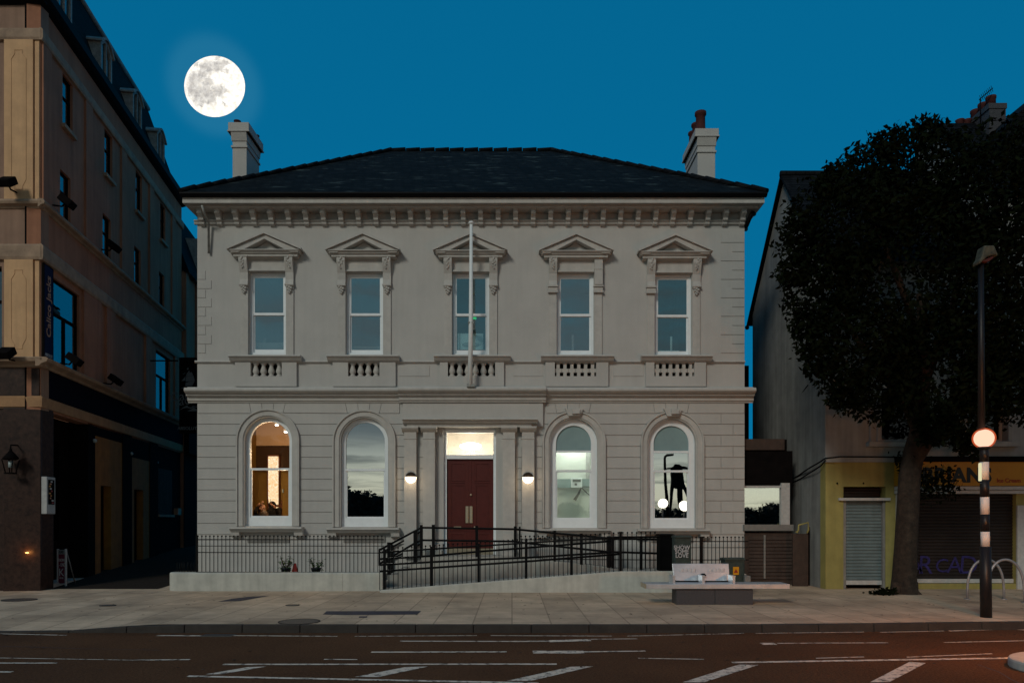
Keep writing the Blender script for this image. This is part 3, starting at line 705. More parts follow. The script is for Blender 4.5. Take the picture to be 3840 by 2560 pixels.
# roller blind in the arch of the right-hand ground floor windows
for k in (2, 3):
    c, d = LOC[k], LODY[k]
    lp = arch_loop(fx(c), 72*S, fz(1655+d), fz(1683+d)); q = MB(); q.add([(x, YF+.145, z) for x, z in lp], [list(range(len(lp)))]); q.build('arch_blind', 'mint_blind', LOW[k])
    q = MB(); q.box(fx(c-68), fx(c+68), YF+.12, YF+.16, fz(1690+d), fz(1683+d)); q.build('transom', 'white_paint', LOW[k])
# ---------------------------------------------------------------- amber room in the leftmost ground floor window
room(-7.66, fx(1160), 22.35, zf1, 4.85, 'amber_wall')
q = MB(); q.box(-7.65, fx(1158), YF+.32, 22.3, 4.81, 4.83); q.pbox(900, 1130, 1560, 1670, 22.15, 22.32); q.build('room_ceiling', 'cream_ceiling', house)
q = MB(); q.pbox(960, 1125, 1671, 1756, 22.12, 22.33); q.build('ceiling_beam', 'umber_wall', house)
q = MB(); q.pbox(960, 1125, 1756, 1763, 22.05, 22.33); q.build('picture_rail', 'cream_ceiling', house)
def light(name, loc, e, col, r=.1, typ='POINT', **kw):
    d = bpy.data.lights.new(name, typ); d.energy = e; d.color = col
    if typ == 'POINT': d.shadow_soft_size = r
    o = bpy.data.objects.new(name, d); COL.objects.link(o); o.location = loc
    for k, v in kw.items(): setattr(o, k, v)
    return o
lp_ = thing('light_column', W(1024, 1950, 21.9), 'tall glowing light column inside the amber lit window', 'lamp')
def column_mat():
    m = bpy.data.materials.new('column_light'); m.use_nodes = True; nt = m.node_tree; nt.nodes.remove(nt.nodes['Principled BSDF']); out = nt.nodes['Material Output']
    tc = nd(nt, 'ShaderNodeTexCoord'); n = nd(nt, 'ShaderNodeTexNoise'); n.inputs['Scale'].default_value = 9; n.inputs['Detail'].default_value = 4; n.inputs['Distortion'].default_value = 2
    lk(nt, tc.outputs['Object'], n.inputs[0]); cr = nd(nt, 'ShaderNodeValToRGB'); e = cr.color_ramp.elements
    e[0].position = .35; e[0].color = (.85, .50, .20, 1); e[1].position = .65; e[1].color = (1, .83, .58, 1); lk(nt, n.outputs['Fac'], cr.inputs[0])
    em = nd(nt, 'ShaderNodeEmission'); em.inputs['Strength'].default_value = 1.25; lk(nt, cr.outputs[0], em.inputs['Color']); lk(nt, em.outputs[0], out.inputs['Surface']); MATS['column_light'] = m
column_mat()
q = MB(); q.pbox(1005, 1044, 1710, 1990, 21.9, 22.0); q.build('glowing_panel', 'column_light', lp_)
q = MB(); q.pbox(1001, 1005, 1706, 1990, 21.88, 22.02); q.pbox(1044, 1048, 1706, 1990, 21.88, 22.02); q.pbox(1001, 1048, 1704, 1710, 21.88, 22.02); q.build('frame', 'wood_chair', lp_)
for px, py, lab in ((1038, 1592, 'small white spotlight in the amber room, near the top of the arch'), (1072, 1618, 'small white spotlight in the amber room, beside the right edge of the arch')):
    s = thing('ceiling_spotlight', W(px, py, 20.6), lab, 'spotlight', 'ceiling spotlights in the amber room')
    q = MB(); q.lathe(W(px, py, 20.6), [(.05, 0), (.075, .05), (.06, .12)], 12); q.build('lamp_shade', 'alu_white', s)
    q = MB(); q.sphere(W(px, py+1, 20.6), .05, 10, 6, 1, 1, .5); q.build('bulb', 'spot_white', s)
s = thing('wall_light_switch', W(1060, 1839, 22.3), 'small white thermostat on the back wall of the amber room', 'thermostat')
q = MB(); q.pbox(1057, 1063, 1833, 1846, 22.29, 22.34); q.build('casing', 'lantern_glass', s, bevel=.008)
light('amber_room_light', W(1015, 1700, 20.15), 46, (1, .66, .34), .16)
light('added_face_light', W(1060, 1790, 19.6), 30, (1, .74, .46), .12)  # added light to brighten the faces; no lamp stands here
# people seated at the window table
def person(loc, label, joints, edges, bm, extra, root=0):
    t = thing('person', loc, label, 'person', 'people in the amber lit window'); vs, fs = skin_mesh(joints, edges, root)
    q = MB(); q.add(vs, fs, True); q.build('body', bm, t); extra(t); return t
def fist(c, r, turn, m, t):
    """closed hand: palm, four curled fingers of unequal length and a thumb"""
    c = Vector(c); q = MB()
    vs, fs = skin_mesh([(c.x, c.y, c.z-.05, .022), (c.x, c.y, c.z-.01, .030), (c.x+.005*turn, c.y, c.z+.03, .034)], [(0,1),(1,2)], 0, 1); q.add(vs, fs, True)
    for i, ln in enumerate((.9, 1.0, .95, .78)):
        yy = c.y - .030 + .020*i; b = .034*ln
        js = [(c.x+.01*turn, yy, c.z+.045, .010), (c.x+.030*turn, yy, c.z+.052+.006*ln, .0095), (c.x+(.030+b*.6)*turn, yy, c.z+.030, .009), (c.x+.026*turn, yy, c.z+.012, .008)]
        vs, fs = skin_mesh(js, [(0,1),(1,2),(2,3)], 0, 1); q.add(vs, fs, True)
    js = [(c.x, c.y-.03, c.z, .012), (c.x+.024*turn, c.y-.048, c.z+.012, .011), (c.x+.044*turn, c.y-.036, c.z+.020, .009)]
    vs, fs = skin_mesh(js, [(0,1),(1,2)], 0, 1); q.add(vs, fs, True)
    q.build('hand', m, t)
def face(t, c, r, d, m):
    """head with nose, brow, mouth, ears and eyes; d points where the face looks"""
    c = Vector(c); d = Vector(d).normalized(); sd = d.cross(Vector((0,0,1))).normalized(); up = Vector((0,0,1))
    q = MB(); q.sphere(c, r, 18, 14, .86, .92, 1.14); q.sphere(c + d*r*.35 - up*r*.55, r*.58, 14, 10)
    q.sphere(c + d*r*.98 - up*r*.12, r*.16, 8, 6, 1, 1, 1.5); q.sphere(c + d*r*.92 - up*r*.56, r*.17, 8, 6, 1.1, 1.1, .5)
    for s in (-1, 1): q.sphere(c + sd*r*.88*s - up*r*.08, r*.2, 8, 6, .6, .8, 1.2)
    q.build('head', m, t)
    q = MB()
    for s in (-1, 1): q.sphere(c + d*r*.86 + sd*r*.33*s + up*r*.06, r*.10, 8, 6)
    q.build('eye', 'cloth_black', t)
def woman_extra(t):
    h = W(985, 1905, 20.8); face(t, h, .098, (.75, -.62, -.05), 'skin')
    q = MB(); q.sphere(h + Vector((-.052, .045, .026)), .104, 16, 10, .95, 1, 1.12)
    vs, fs = skin_mesh([(h.x-.07, h.y+.05, h.z+.05, .055), (h.x-.10, h.y+.04, h.z-.08, .055), (h.x-.10, h.y+.02, h.z-.22, .05), (h.x-.09, h.y, h.z-.33, .03)], [(0,1),(1,2),(2,3)]); q.add(vs, fs, True)
    q.build('hair', 'hair_brown', t)
    a = W(966, 1897, 20.75); b_ = W(975, 1886, 20.7)
    vs, fs = skin_mesh([(a.x, a.y, a.z, .040), (b_.x, b_.y, b_.z, .032)], [(0,1)], 0, 1); q = MB(); q.add(vs, fs, True); q.build('forearm', 'skin', t)
    fist(b_ + Vector((.05, 0, .0)), .04, 1, 'skin', t)
def wj(px, py, Y, r): v = W(px, py, Y); return (v.x, v.y, v.z, r)
seatz = 1.32
def base_joints(px, Y, shz, r=1.0):
    x = (px-CX)*Y/F
    J = [(x, Y, seatz+.06, (.16*r, .12*r)), (x, Y, seatz+.30, (.14*r, .10*r)), (x, Y, shz-.06, (.16*r, .10*r)), (x, Y, shz+.07, .055),
         (x-.10, Y, seatz+.05, .09), (x-.12, Y-.42, seatz+.04, .07), (x-.12, Y-.42, zf1+.06, .045), (x+.10, Y, seatz+.05, .09), (x+.12, Y-.42, seatz+.04, .07), (x+.12, Y-.42, zf1+.06, .045)]
    E = [(0,1),(1,2),(2,3),(0,4),(4,5),(5,6),(0,7),(7,8),(8,9)]
    return J, E
J, E = base_joints(972, 20.85, 1.88)
n = len(J); J += [wj(958, 1926, 20.85, .055), wj(957, 1918, 20.7, .05), wj(966, 1898, 20.75, .042)]; E += [(2, n), (n, n+1), (n+1, n+2)]
n = len(J); J += [wj(995, 1945, 20.75, .05), wj(1000, 1975, 20.5, .04)]; E += [(2, n), (n, n+1)]
person(W(972, 2070, 20.85), 'smiling person with long dark hair and raised fist in the amber lit window', J, E, 'cloth_black', woman_extra)
def grey_extra(t):
    h = W(993, 1931, 20.0); face(t, h, .10, (.35, .9, 0), 'skin')
    q = MB(); q.sphere(h + Vector((-.012, -.022, .018)), .112, 16, 10, .95, .95, 1.08); q.build('hair', 'hair_grey', t)
J, E = base_joints(992, 19.95, 1.70); n = len(J); x = (992-CX)*19.95/F
J += [(x-.2, 19.95, 1.66, .06), (x-.24, 20.05, 1.42, .05), (x-.1, 20.25, 1.38, .04), (x+.2, 19.95, 1.66, .06), (x+.24, 20.05, 1.42, .05), (x+.1, 20.25, 1.38, .04)]; E += [(2,n),(n,n+1),(n+1,n+2),(2,n+3),(n+3,n+4),(n+4,n+5)]
person(W(992, 2070, 19.95), 'person with short greying hair seen from behind at the bottom of the amber lit window', J, E, 'cloth_red', grey_extra)
def black_extra(t):
    h = W(1022, 1895, 21.3); face(t, h, .10, (-.3, .9, 0), 'skin')
    q = MB(); q.sphere(h + Vector((0, -.02, .015)), .109, 16, 10, 1, 1, 1.06); vs, fs = skin_mesh([(h.x, h.y-.03, h.z, .10), (h.x-.02, h.y-.04, h.z-.2, .10), (h.x, h.y-.03, h.z-.36, .06)], [(0,1),(1,2)]); q.add(vs, fs, True); q.build('hair', 'cloth_black', t)
    a = W(1034, 1905, 20.7); b_ = W(1024, 1893, 20.6)
    vs, fs = skin_mesh([(a.x, a.y, a.z, .038), (b_.x, b_.y, b_.z, .034)], [(0,1)], 0, 1); q = MB(); q.add(vs, fs, True); q.build('forearm', 'skin', t)
    fist(b_ + Vector((-.03, 0, .01)), .04, -1, 'skin', t)
J, E = base_joints(1026, 21.2, 1.92, 1.2); n = len(J)
J += [wj(1050, 1905, 21.2, .07), wj(1047, 1938, 20.9, .055), wj(1034, 1905, 20.7, .042)]; E += [(2,n),(n,n+1),(n+1,n+2)]
n = len(J); J += [wj(1006, 1912, 21.2, .06), wj(1004, 1945, 21.1, .05)]; E += [(2,n),(n,n+1)]
person(W(1026, 2070, 21.2), 'person in black raising a bare fist in front of the glowing column', J, E, 'cloth_black', black_extra)
for px, Y, lab in ((972, 21.15, 'dark wooden chair under the smiling person in the amber window'), (1030, 21.6, 'dark wooden chair with pointed back posts in front of the glowing column')):
    x = (px-CX)*Y/F; t = thing('dining_chair', (x, Y, zf1), lab, 'chair', 'wooden chairs in the amber room')
    q = MB(); q.box(x-.22, x+.22, Y-.45, Y+.02, seatz-.05, seatz-.01); q.build('seat', 'wood_chair', t)
    q = MB(); top = W(px, 1868, Y).z if px > 1000 else 1.75
    for s in (-1, 1):
        q.tube([(x+s*.2, Y, seatz-.05), (x+s*.2, Y+.02, top-.1), (x+s*.2, Y+.02, top)], [.02, .02, .004], 8); q.tube([(x+s*.12, Y+.01, top-.22), (x+s*.12, Y+.02, top)], [.014, .004], 6)
    q.box(x-.2, x+.2, Y+.0, Y+.03, top-.25, top-.18); q.build('backrest', 'wood_chair', t)
    for a, b_ in ((-.2, -.43), (.2, -.43), (-.2, 0), (.2, 0)):
        q = MB(); q.tube([(x+a, Y+b_, seatz-.05), (x+a, Y+b_, zf1)], .02, 8); q.build('leg', 'wood_chair', t)
# ---------------------------------------------------------------- pale room with the small machine
room(fx(2010), fx(2290), 20.2, zf1, fz(1560), 'mint_wall')
light('pale_room_light', W(2152, 1640, 19.7), 34, (1, 1, .92), .2)
q = MB(); q.pbox(2070, 2240, 1795, 1828, 20.1, 20.17); q.build('wall_rail', 'mint_blind', house)
q = MB(); q.pbox(2198, 2212, 1690, 1800, 20.12, 20.18); q.build('pilaster_strip', 'alu_white', house)
mch = thing('ticket_machine', W(2162, 1826, 20.05), 'small white box with a dark screen and hanging black cables inside the pale lit window', 'box')
q = MB(); q.pbox(2142, 2183, 1791, 1827, 20.0, 20.12); q.build('casing', 'white_paint', mch, bevel=.01)
q = MB(); q.pbox(2148, 2178, 1796, 1806, 19.985, 20.0); q.pbox(2155, 2164, 1811, 1819, 19.985, 20.0); q.build('screen', 'cabinet_green', mch)
q = MB(); q.tube([W(2180,1826,20.04), W(2170,1850,20.03), W(2155,1874,20.02)], [.02, .03, .045], 8); q.tube([W(2180,1826,20.04), W(2195,1842,20.03), W(2212,1857,20.02)], .014, 6); q.tube([W(2183,1824,20.04), W(2222,1824,20.03)], .016, 6); q.build('cable', 'cabinet_black', mch)
# ---------------------------------------------------------------- porch hall lamp behind the fanlight
room(fx(1640), fx(1880), 20.4, zf1, fz(1600), 'hall_white', 'hall')
hl = thing('hall_lamp', W(1765, 1668, 19.9), 'glowing flat lamp seen through the glass over the red door', 'lamp')
q = MB(); q.sphere(W(1765, 1672, 19.9), .30, 20, 8, 1, .5, .32); q.build('lamp_shade', 'lamp_white', hl)
light('hall_light', W(1765, 1700, 19.4), 34, (1, .88, .68), .15)
# wall lamps on the outer pilasters
for px, py, lab in ((1541, 1790, 'round half hooded wall lamp glowing on the pilaster left of the red door'), (1980, 1791, 'round half hooded wall lamp glowing on the pilaster right of the red door')):
    Yl = YF-.16; c = W(px, py, Yl); r = 21*Yl/F
    t = thing('wall_lamp', c, lab, 'wall lamp', 'glowing wall lamps beside the door')
    q = MB(); q.sphere(c, r, 20, 8, 1, .75, 1, 8, 90); q.build('hood', 'bark', t)
    q = MB(); q.sphere(c, r*.96, 20, 8, 1, .72, 1, -90, 7); q.build('lamp_shade', 'lamp_warm', t)
    light('wall_lamp_light', c + Vector((0, -.26, -.12)), 2.6, (1, .72, .42), .07)
# flagpole
t = thing('flagpole', W(1764, 1443, 18.35), 'slim white flagpole with round cap in front of the middle upstairs window', 'flagpole')
q = MB(); q.tube([W(1763,1445,18.4), W(1766,1200,18.38), W(1767,838,18.36)], [.062, .054, .038], 14); q.build('pole', 'pole_white', t)
q = MB(); q.sphere(W(1767,836,18.36), .072, 14, 8, 1, 1, .6); q.build('cap', 'pole_white', t)
q = MB(); q.pbox(1750, 1780, 1438, 1449, 18.35, 18.8); q.pbox(1755, 1777, 1205, 1212, 18.33, 18.8); q.build('bracket', 'lead', t)
# ================================================================ ground: road, pavement, kerb
q = MB(); q.box(-300, 300, -300, 300, -.4, -.06); struct(q.build('ground', 'asphalt'))
q = MB(); q.quad((-80,-9,0), (80,-9,0), (80,11.95,0), (-80,11.95,0)); struct(q.build('road', 'asphalt'))
def sm(a, b, x):
    t = max(0, min(1, (x-a)/(b-a))); return t*t*(3-2*t)
def kerbY(x): return 11.50 + .06*sm(2, 8, x)*(x-2)*.9 + (.0 if x > -8 else .0)
def pz(x, y):
    k = kerbY(x); z = .12 - .105*sm(-5.4, -7.3, x)*(1 - sm(k+.1, k+1.6, y))
    if x < -7.7: z += min(.6, max(0, y-17.3)*.055)*sm(-7.7, -8.1, x)
    return z
xs = [-60, -45, -30, -20] + [-15+.3*i for i in range(0, 94)] + [14, 20, 30, 45, 60]
ts = [0, .02, .05, .09, .13, .17, .21, .26, .31, .36, .42, .5, .6, .75, 1]
q = MB(); vs = []
for x in xs:
    k = kerbY(x) + .13
    for t in ts:
        y = k + (40-k)*t; vs.append((x, y, pz(x, y)))
n = len(ts); fs = [(i*n+j, (i+1)*n+j, (i+1)*n+j+1, i*n+j+1) for i in range(len(xs)-1) for j in range(n-1)]
q.add(vs, fs, True); pv = struct(q.build('pavement', 'paving', recalc=False))
q = MB()
x = -60.0
while x < 60:
    L = .9; a, b = x+.004, x+L-.004
    za, zb = pz(a, kerbY(a)+.1)+.004, pz(b, kerbY(b)+.1)+.004; ya, yb = kerbY(a), kerbY(b)
    v = [(a,ya,-.05),(b,yb,-.05),(b,yb+.13,-.05),(a,ya+.13,-.05),(a,ya+.012,za),(b,yb+.012,zb),(b,yb+.13,zb),(a,ya+.13,za)]
    q.add(v, [(0,3,2,1),(4,5,6,7),(0,1,5,4),(1,2,6,5),(2,3,7,6),(3,0,4,7)]); x += L
struct(q.build('kerb', 'kerb', bevel=.012))
# opposite pavement behind the camera
q = MB(); q.box(-80, 80, -30, -4.5, -.05, .12); struct(q.build('pavement', 'paving'))
# dark setted lane of the alley
q = MB(); vs = []
for y in [17.3+.5*i for i in range(40)]:
    for x in (-22, -12, -8.35): vs.append((x, y, pz(x, y)+.006))
q.add(vs, [(i*3+j, i*3+j+1, i*3+j+4, i*3+j+3) for i in range(39) for j in range(2)]); struct(q.build('lane', 'lane_dark', recalc=False))
# road markings as sheets on the asphalt
def line(name, pts, w, m='worn_paint', z=.004):
    """pts on the photo, w = painted width in metres across the road"""
    q = MB(); P = [G(a, b, z) for a, b in pts]
    for a, b in zip(P[:-1], P[1:]):
        q.quad(a - Vector((0, w/2, 0)), b - Vector((0, w/2, 0)), b + Vector((0, w/2, 0)), a + Vector((0, w/2, 0)))
    return struct(q.build(name, m))
for pts, w in (([(-200,2370),(249,2380)], .05), ([(588,2381),(763,2382)], .08), ([(872,2381),(1265,2384)], .06), ([(1330,2384),(1788,2381)], .05), ([(1840,2381),(2295,2383)], .05), ([(2352,2383),(2790,2373)], .05), ([(2834,2373),(3240,2368)], .04), ([(3300,2369),(3540,2364)], .04), ([(3560,2364),(3790,2357)], .07), ([(3800,2358),(3990,2366)], .09),
               ([(1500,2402),(1925,2403)], .07), ([(1925,2403),(2060,2402)], .09), ([(2060,2402),(2215,2398)], .17), ([(2215,2395),(2390,2393)], .05),
               ([(1392,2443),(1900,2442)], .08), ([(1998,2443),(2190,2443)], .20), ([(2190,2442),(2420,2439)], .07),
               ([(2855,2412),(2908,2412)], .16), ([(2915,2410),(3330,2408)], .05), ([(3540,2407),(3860,2400)], .045), ([(-60,2464),(560,2474)], .03), ([(498,2473),(712,2471)], .06), ([(1215,2470),(1340,2471)], .05), ([(2393,2466),(2640,2470)], .045), ([(3060,2466),(3240,2461)], .04), ([(3400,2462),(3720,2449)], .04),
               ([(837,2489),(1960,2488)], .075), ([(1960,2488),(2088,2488)], .085), ([(2745,2482),(3300,2473),(3812,2465)], .09), ([(704,2533),(1300,2545),(1960,2558)], .075), ([(1960,2558),(2020,2560)], .075), ([(-100,2484),(214,2484)], .06), ([(-100,2517),(46,2517)], .07)):
    line('road_line', pts, w)
def bar(pts):
    q = MB(); P = [G(a, b, .0045) for a, b in pts]; q.add(P, [list(range(len(P)))]); struct(q.build('road_line', 'worn_paint'))
bar([(771,2526),(830,2526),(1000,2497),(930,2499)]); bar([(1330,2536),(1420,2536),(1606,2497),(1520,2499)]); bar([(1900,2551),(1990,2551),(2226,2496),(2140,2498)])
bar([(2560,2556),(2640,2556),(2845,2491),(2770,2490)]); bar([(3262,2556),(3335,2555),(3472,2484),(3410,2480)])
q = MB()
for i in range(9): q.add([G(770+i*11, 2383, .006), G(777+i*11, 2383, .006), G(777+i*11, 2378, .006), G(770+i*11, 2378, .006)], [(0,1,2,3)])
g_ = G(818, 2381, .003); q.box(g_.x-.24, g_.x+.24, g_.y-.12, g_.y+.12, -.02, .005)
t = thing('drain_grate', (g_.x, g_.y, 0), 'iron drain grate set in the road against the kerb', 'drain'); q.build('grating', 'manhole', t)
# pavement covers and patches
def disc(name, px, py, rx, ry, m, lab, cat, grp=None, z=.124):
    c = G(px, py, z); t = thing(name, (c.x, c.y, z), lab, cat, grp)
    q = MB(); q.lathe((c.x, c.y, z-.02), [(rx, 0), (rx, .024)], 28)
    for i, v in enumerate(q.v): q.v[i] = Vector((v.x, c.y + (v.y-c.y)*ry/rx, v.z))
    q.build('cover', m, t)
    q = MB(); q.lathe((c.x, c.y, z-.02), [(rx*1.02, 0), (rx*1.02, .0265), (rx*1.1, .0265), (rx*1.1, 0)], 28)
    for i, v in enumerate(q.v): q.v[i] = Vector((v.x, c.y + (v.y-c.y)*ry/rx, v.z))
    q.build('rim', 'kerb', t)
disc('manhole_cover', 1122, 2329, .30, .30, 'manhole', 'large round iron manhole cover in the pavement near the kerb', 'manhole cover', 'metal covers in the pavement')
disc('manhole_cover', 72, 2248, .30, .26, 'manhole', 'dark iron cover in the pavement before the granite corner of the pub', 'manhole cover', 'metal covers in the pavement')
disc('manhole_cover', 404, 2269, .14, .11, 'manhole', 'small dark iron cover in the pavement off the mouth of the alley', 'manhole cover', 'metal covers in the pavement')
disc('manhole_cover', 1097, 2268, .12, .10, 'manhole', 'small dark iron cover in the pavement before the low white wall', 'manhole cover', 'metal covers in the pavement')
def patch(pts, m='tar_patch', z=.1245):
    q = MB(); P = [G(a, b, z) for a, b in pts]; q.add(P, [list(range(len(P)))]); o = struct(q.build('pavement_patch', m))
patch([(1210,2302),(1300,2304),(1565,2302),(1580,2289),(1225,2290)]); patch([(815,2254),(900,2252),(1010,2232),(930,2236),(870,2243)]); patch([(1345,2314),(1375,2314),(1378,2309),(1348,2309)])
# ================================================================ low front wall with railings
YP = 17.06
def wx(px, Y=YP): return (px-CX)*Y/F
def wz(py, Y=YP): return CZ + (HY-py)*Y/F
t = thing('front_wall', (wx(1030), YP, .12), 'low white painted wall with rounded left end under the iron railings', 'wall')
q = MB(); x0, x1 = wx(624), wx(1436); zt = wz(2146)
pl = [(x1, YP), (x1, YP+.36), (x0+.4, YP+.36)] + [(x0+.22+.22*math.cos(a), YP+.20+.20*math.sin(a)) for a in [R(90+15*i) for i in range(1, 12)]] + [(x0+.22, YP)]
q.prism(pl, .0, zt, 'z'); q.build('coping_wall', 'plinth_paint', t, bevel=.03)
q = MB(); q.box(wx(1283), wx(1286), YP-.003, YP+.02, .12, zt-.02); q.build('joint', 'concrete', t)
# garden bed behind the wall
q = MB(); q.box(wx(660), -3.15, YP+.365, YF-.06, -.1, .42); o = struct(q.build('garden_ground', 'concrete'))
BARMESH = {}
def railing(label, group, bars, rails, posts, org, finial=True, barr=.0085):
    """bars: (x, y, z0, z1); rails: list of (points, r); posts: (x,y,z0,z1,half)"""
    t = thing('iron_railing', org, label, 'railing', group)
    for pts, r in rails:
        q = MB(); q.tube(pts, r, 8); q.build('rail', 'black_iron', t)
    for (x, y, a, b, h) in posts:
        q = MB(); q.box(x-h, x+h, y-h, y+h, a, b); q.box(x-h*1.12, x+h*1.12, y-h*1.12, y+h*1.12, b, b+.012); q.build('post', 'black_iron', t)
    for i, (x, y, a, b) in enumerate(bars):
        q = MB(); q.tube([(x, y, a), (x, y, b)], barr, 6)
        if finial: q.sphere((x, y, b+.018), .021, 8, 5)
        q.build('bar', 'black_iron', t)
    return t
YB = YP+.14
bars = []; x = wx(742, YB)
while x < wx(1436, YB): bars.append((x, YB, wz(2148, YB), wz(2012, YB))); x += 15.0*YB/F
railing('black iron railing of thin ball topped bars on the low white wall', 'iron railings before the building', bars,
        [([(wx(736,YB), YB, wz(2022,YB)), (wx(1440,YB), YB, wz(2022,YB))], .012), ([(wx(736,YB), YB, wz(2046,YB)), (wx(1440,YB), YB, wz(2046,YB))], .008), ([(wx(736,YB), YB, wz(2070,YB)), (wx(1440,YB), YB, wz(2072,YB))], .010), ([(wx(736,YB), YB, wz(2144,YB)), (wx(1440,YB), YB, wz(2146,YB))], .012)],
        [(wx(737,YB), YB, wz(2148,YB), wz(2005,YB), .016)], (wx(740,YB), YB, zt))
bars = [(wx(p,YB+.1), YB+.1, wz(2146,YB), wz(2108,YB)) for p in (664, 674, 682, 690, 704, 716, 728)]
railing('short stub of black iron railing on the rounded end of the low wall', 'iron railings before the building', bars, [([(wx(660,YB+.1), YB+.1, wz(2140,YB)), (wx(732,YB+.1), YB+.1, wz(2140,YB))], .010)], [], (wx(664,YB), YB, zt), False)
# plants and cone behind the railings
def leafy(px, py0, py1, Y, w, lab, pot):
    c = W(px, py1, Y); t = thing('leafy_plant', (c.x, Y, .42), lab, 'plant', 'leafy plants behind the railing')
    h = wz(py0, Y) - .42; q = MB(); st = MB()
    for k in range(7):
        a = rnd.uniform(0, 6.28); tip = Vector((c.x+math.cos(a)*w*.7, Y+math.sin(a)*w*.5, .42+h*rnd.uniform(.6, 1.0)))
        st.tube([(c.x, Y, .42), (c.x+math.cos(a)*w*.25, Y, .42+h*.4), tip], [.012, .009, .004], 5)
        for j in range(16):
            f = rnd.uniform(.25, 1); p = Vector((c.x, Y, .42)).lerp(tip, f) + Vector((rnd.uniform(-.05,.05), rnd.uniform(-.05,.05), rnd.uniform(-.03,.05)))
            d = Vector((rnd.uniform(-1,1), rnd.uniform(-1,1), rnd.uniform(-.6,.5))).normalized(); s_ = d.cross(Vector((0,0,1))).normalized()
            L = rnd.uniform(.06, .11); q.add([p, p+d*L*.5+s_*L*.3+Vector((0,0,.01)), p+d*L, p+d*L*.5-s_*L*.3+Vector((0,0,.01))], [(0,1,2,3)])
    q.build('foliage', 'leaf_plant', t); st.build('stem', 'bark', t)
    q = MB(); r = .11 if pot else .09
    q.lathe((c.x, Y, .42), [(r*.75, 0), (r, .16), (r*1.08, .16), (r*1.08, .2), (r*.9, .2)], 14); q.build('pot', 'pot_dark', t)
leafy(1072, 2080, 2140, 17.7, .20, 'taller leafy plant in a dark pot behind the railing, left of the red cone', True)
leafy(1185, 2088, 2140, 17.7, .22, 'bushy bright green plant behind the railing, right of the red cone', True)
t = thing('red_cone', W(1106, 2140, 17.75), 'small faded red cone standing between two leafy plants', 'cone')
q = MB(); c = W(1106, 2140, 17.75); q.lathe((c.x, c.y, .42), [(.10, 0), (.08, .08), (.03, .30), (.02, .30)], 14); q.build('cone_body', 'cone_red', t)
q = MB(); q.box(c.x-.12, c.x+.12, c.y-.12, c.y+.12, .42, .445); q.build('base', 'cone_red', t)
# ================================================================ ramp, steps and landing
YR = 16.72
t = thing('access_ramp', (wx(1437,YR), YR, .12), 'pale concrete switchback ramp and landing leading up to the red door', 'ramp')
rz = [(wx(1424,YR), .12), (wx(2330,YR), .60), (wx(2540,YR), .60)]
q = MB(); q.prism([(rz[0][0], 0), (rz[0][0], .16), (rz[1][0], .56), (rz[2][0], .56), (rz[2][0], 0)], YR+.14, YR+1.05); q.build('lower_slope', 'concrete', t)
q = MB(); q.prism([(rz[0][0], 0), (rz[0][0], .175), (rz[1][0], .60), (rz[2][0], .60), (rz[2][0], 0)], YR, YR+.136); q.build('edge_wall', 'plinth_paint', t, bevel=.02)
q = MB(); q.prism([(wx(1945,17.8), 0), (wx(1945,17.8), .868), (wx(2340,17.8), .562), (wx(2540,17.8), .562), (wx(2540,17.8), 0)], YR+1.055, YF-.06); q.build('upper_slope', 'concrete', t)
q = MB(); q.box(wx(1580,17.8), wx(1944,17.8), YR+1.055, YF+.12, 0, .87); q.build('landing', 'concrete', t)
q = MB()
for i in range(5): q.box(wx(1580,17.8)-.27*(i+1)+.27*0, wx(1580,17.8)-.27*i-.002, YR+1.06, YR+2.0, 0, .87-.145*(i+1)+.005)
q.build('step', 'concrete', t)
# small bases left and right of the door
q = MB(); q.box(fx(1590), fx(1664), YF-.5, YF-.2, .87, 1.0); q.build('door_block', 'plinth_paint', t)
# front railing of the lower ramp
Yf = YR+.05
def L2(p0, p1): return lambda px: p0[1] + (p1[1]-p0[1])*(px-p0[0])/(p1[0]-p0[0])
bot = L2((1424,2210),(2327,2146)); top = L2((1424,2068),(2327,2010)); fin = L2((1424,2061),(2327,1999))
bars = []; px = 1424
while px < 2472:
    bb = bot(px) if px < 2327 else 2145; ff = fin(px) if px < 2327 else 1999
    bars.append((wx(px,Yf), Yf, wz(bb,Yf), wz(ff,Yf))); px += 17.2
def rl(pts, Y): return [W(a, b, Y) for a, b in pts]
railing('black iron railing along the foot of the sloping ramp, with ball topped bars', 'iron railings before the building', bars,
        [(rl([(1424,2070),(2327,2012),(2474,2012)],Yf), .020), (rl([(1424,2141),(2000,2102),(2327,2076)],Yf), .024), (rl([(1424,2211),(2327,2146),(2474,2145)],Yf), .010)],
        [(wx(p,Yf), Yf, wz(b,Yf), wz(a,Yf), .030) for p, a, b in ((1442,2060,2217), (1619,2050,2205), (1795,2039,2193), (1973,2025,2180), (2143,2010,2167), (2327,1994,2151))], (wx(1437,Yf), Yf, .2))
Yi = YR+.30
railing('black double handrail rising along the inside of the lower ramp', 'iron railings before the building', [], [(rl([(1423,2095),(1619,2083),(1795,2067),(1973,2053),(2290,2028)],Yi), .024), (rl([(1423,2117),(1619,2106),(1795,2097),(1973,2090),(2290,2070)],Yi), .024), (rl([(1423,2058),(1423,2119)],Yi), .022)], [], (wx(1423,Yi), Yi, .2))
Ys = YR+1.12
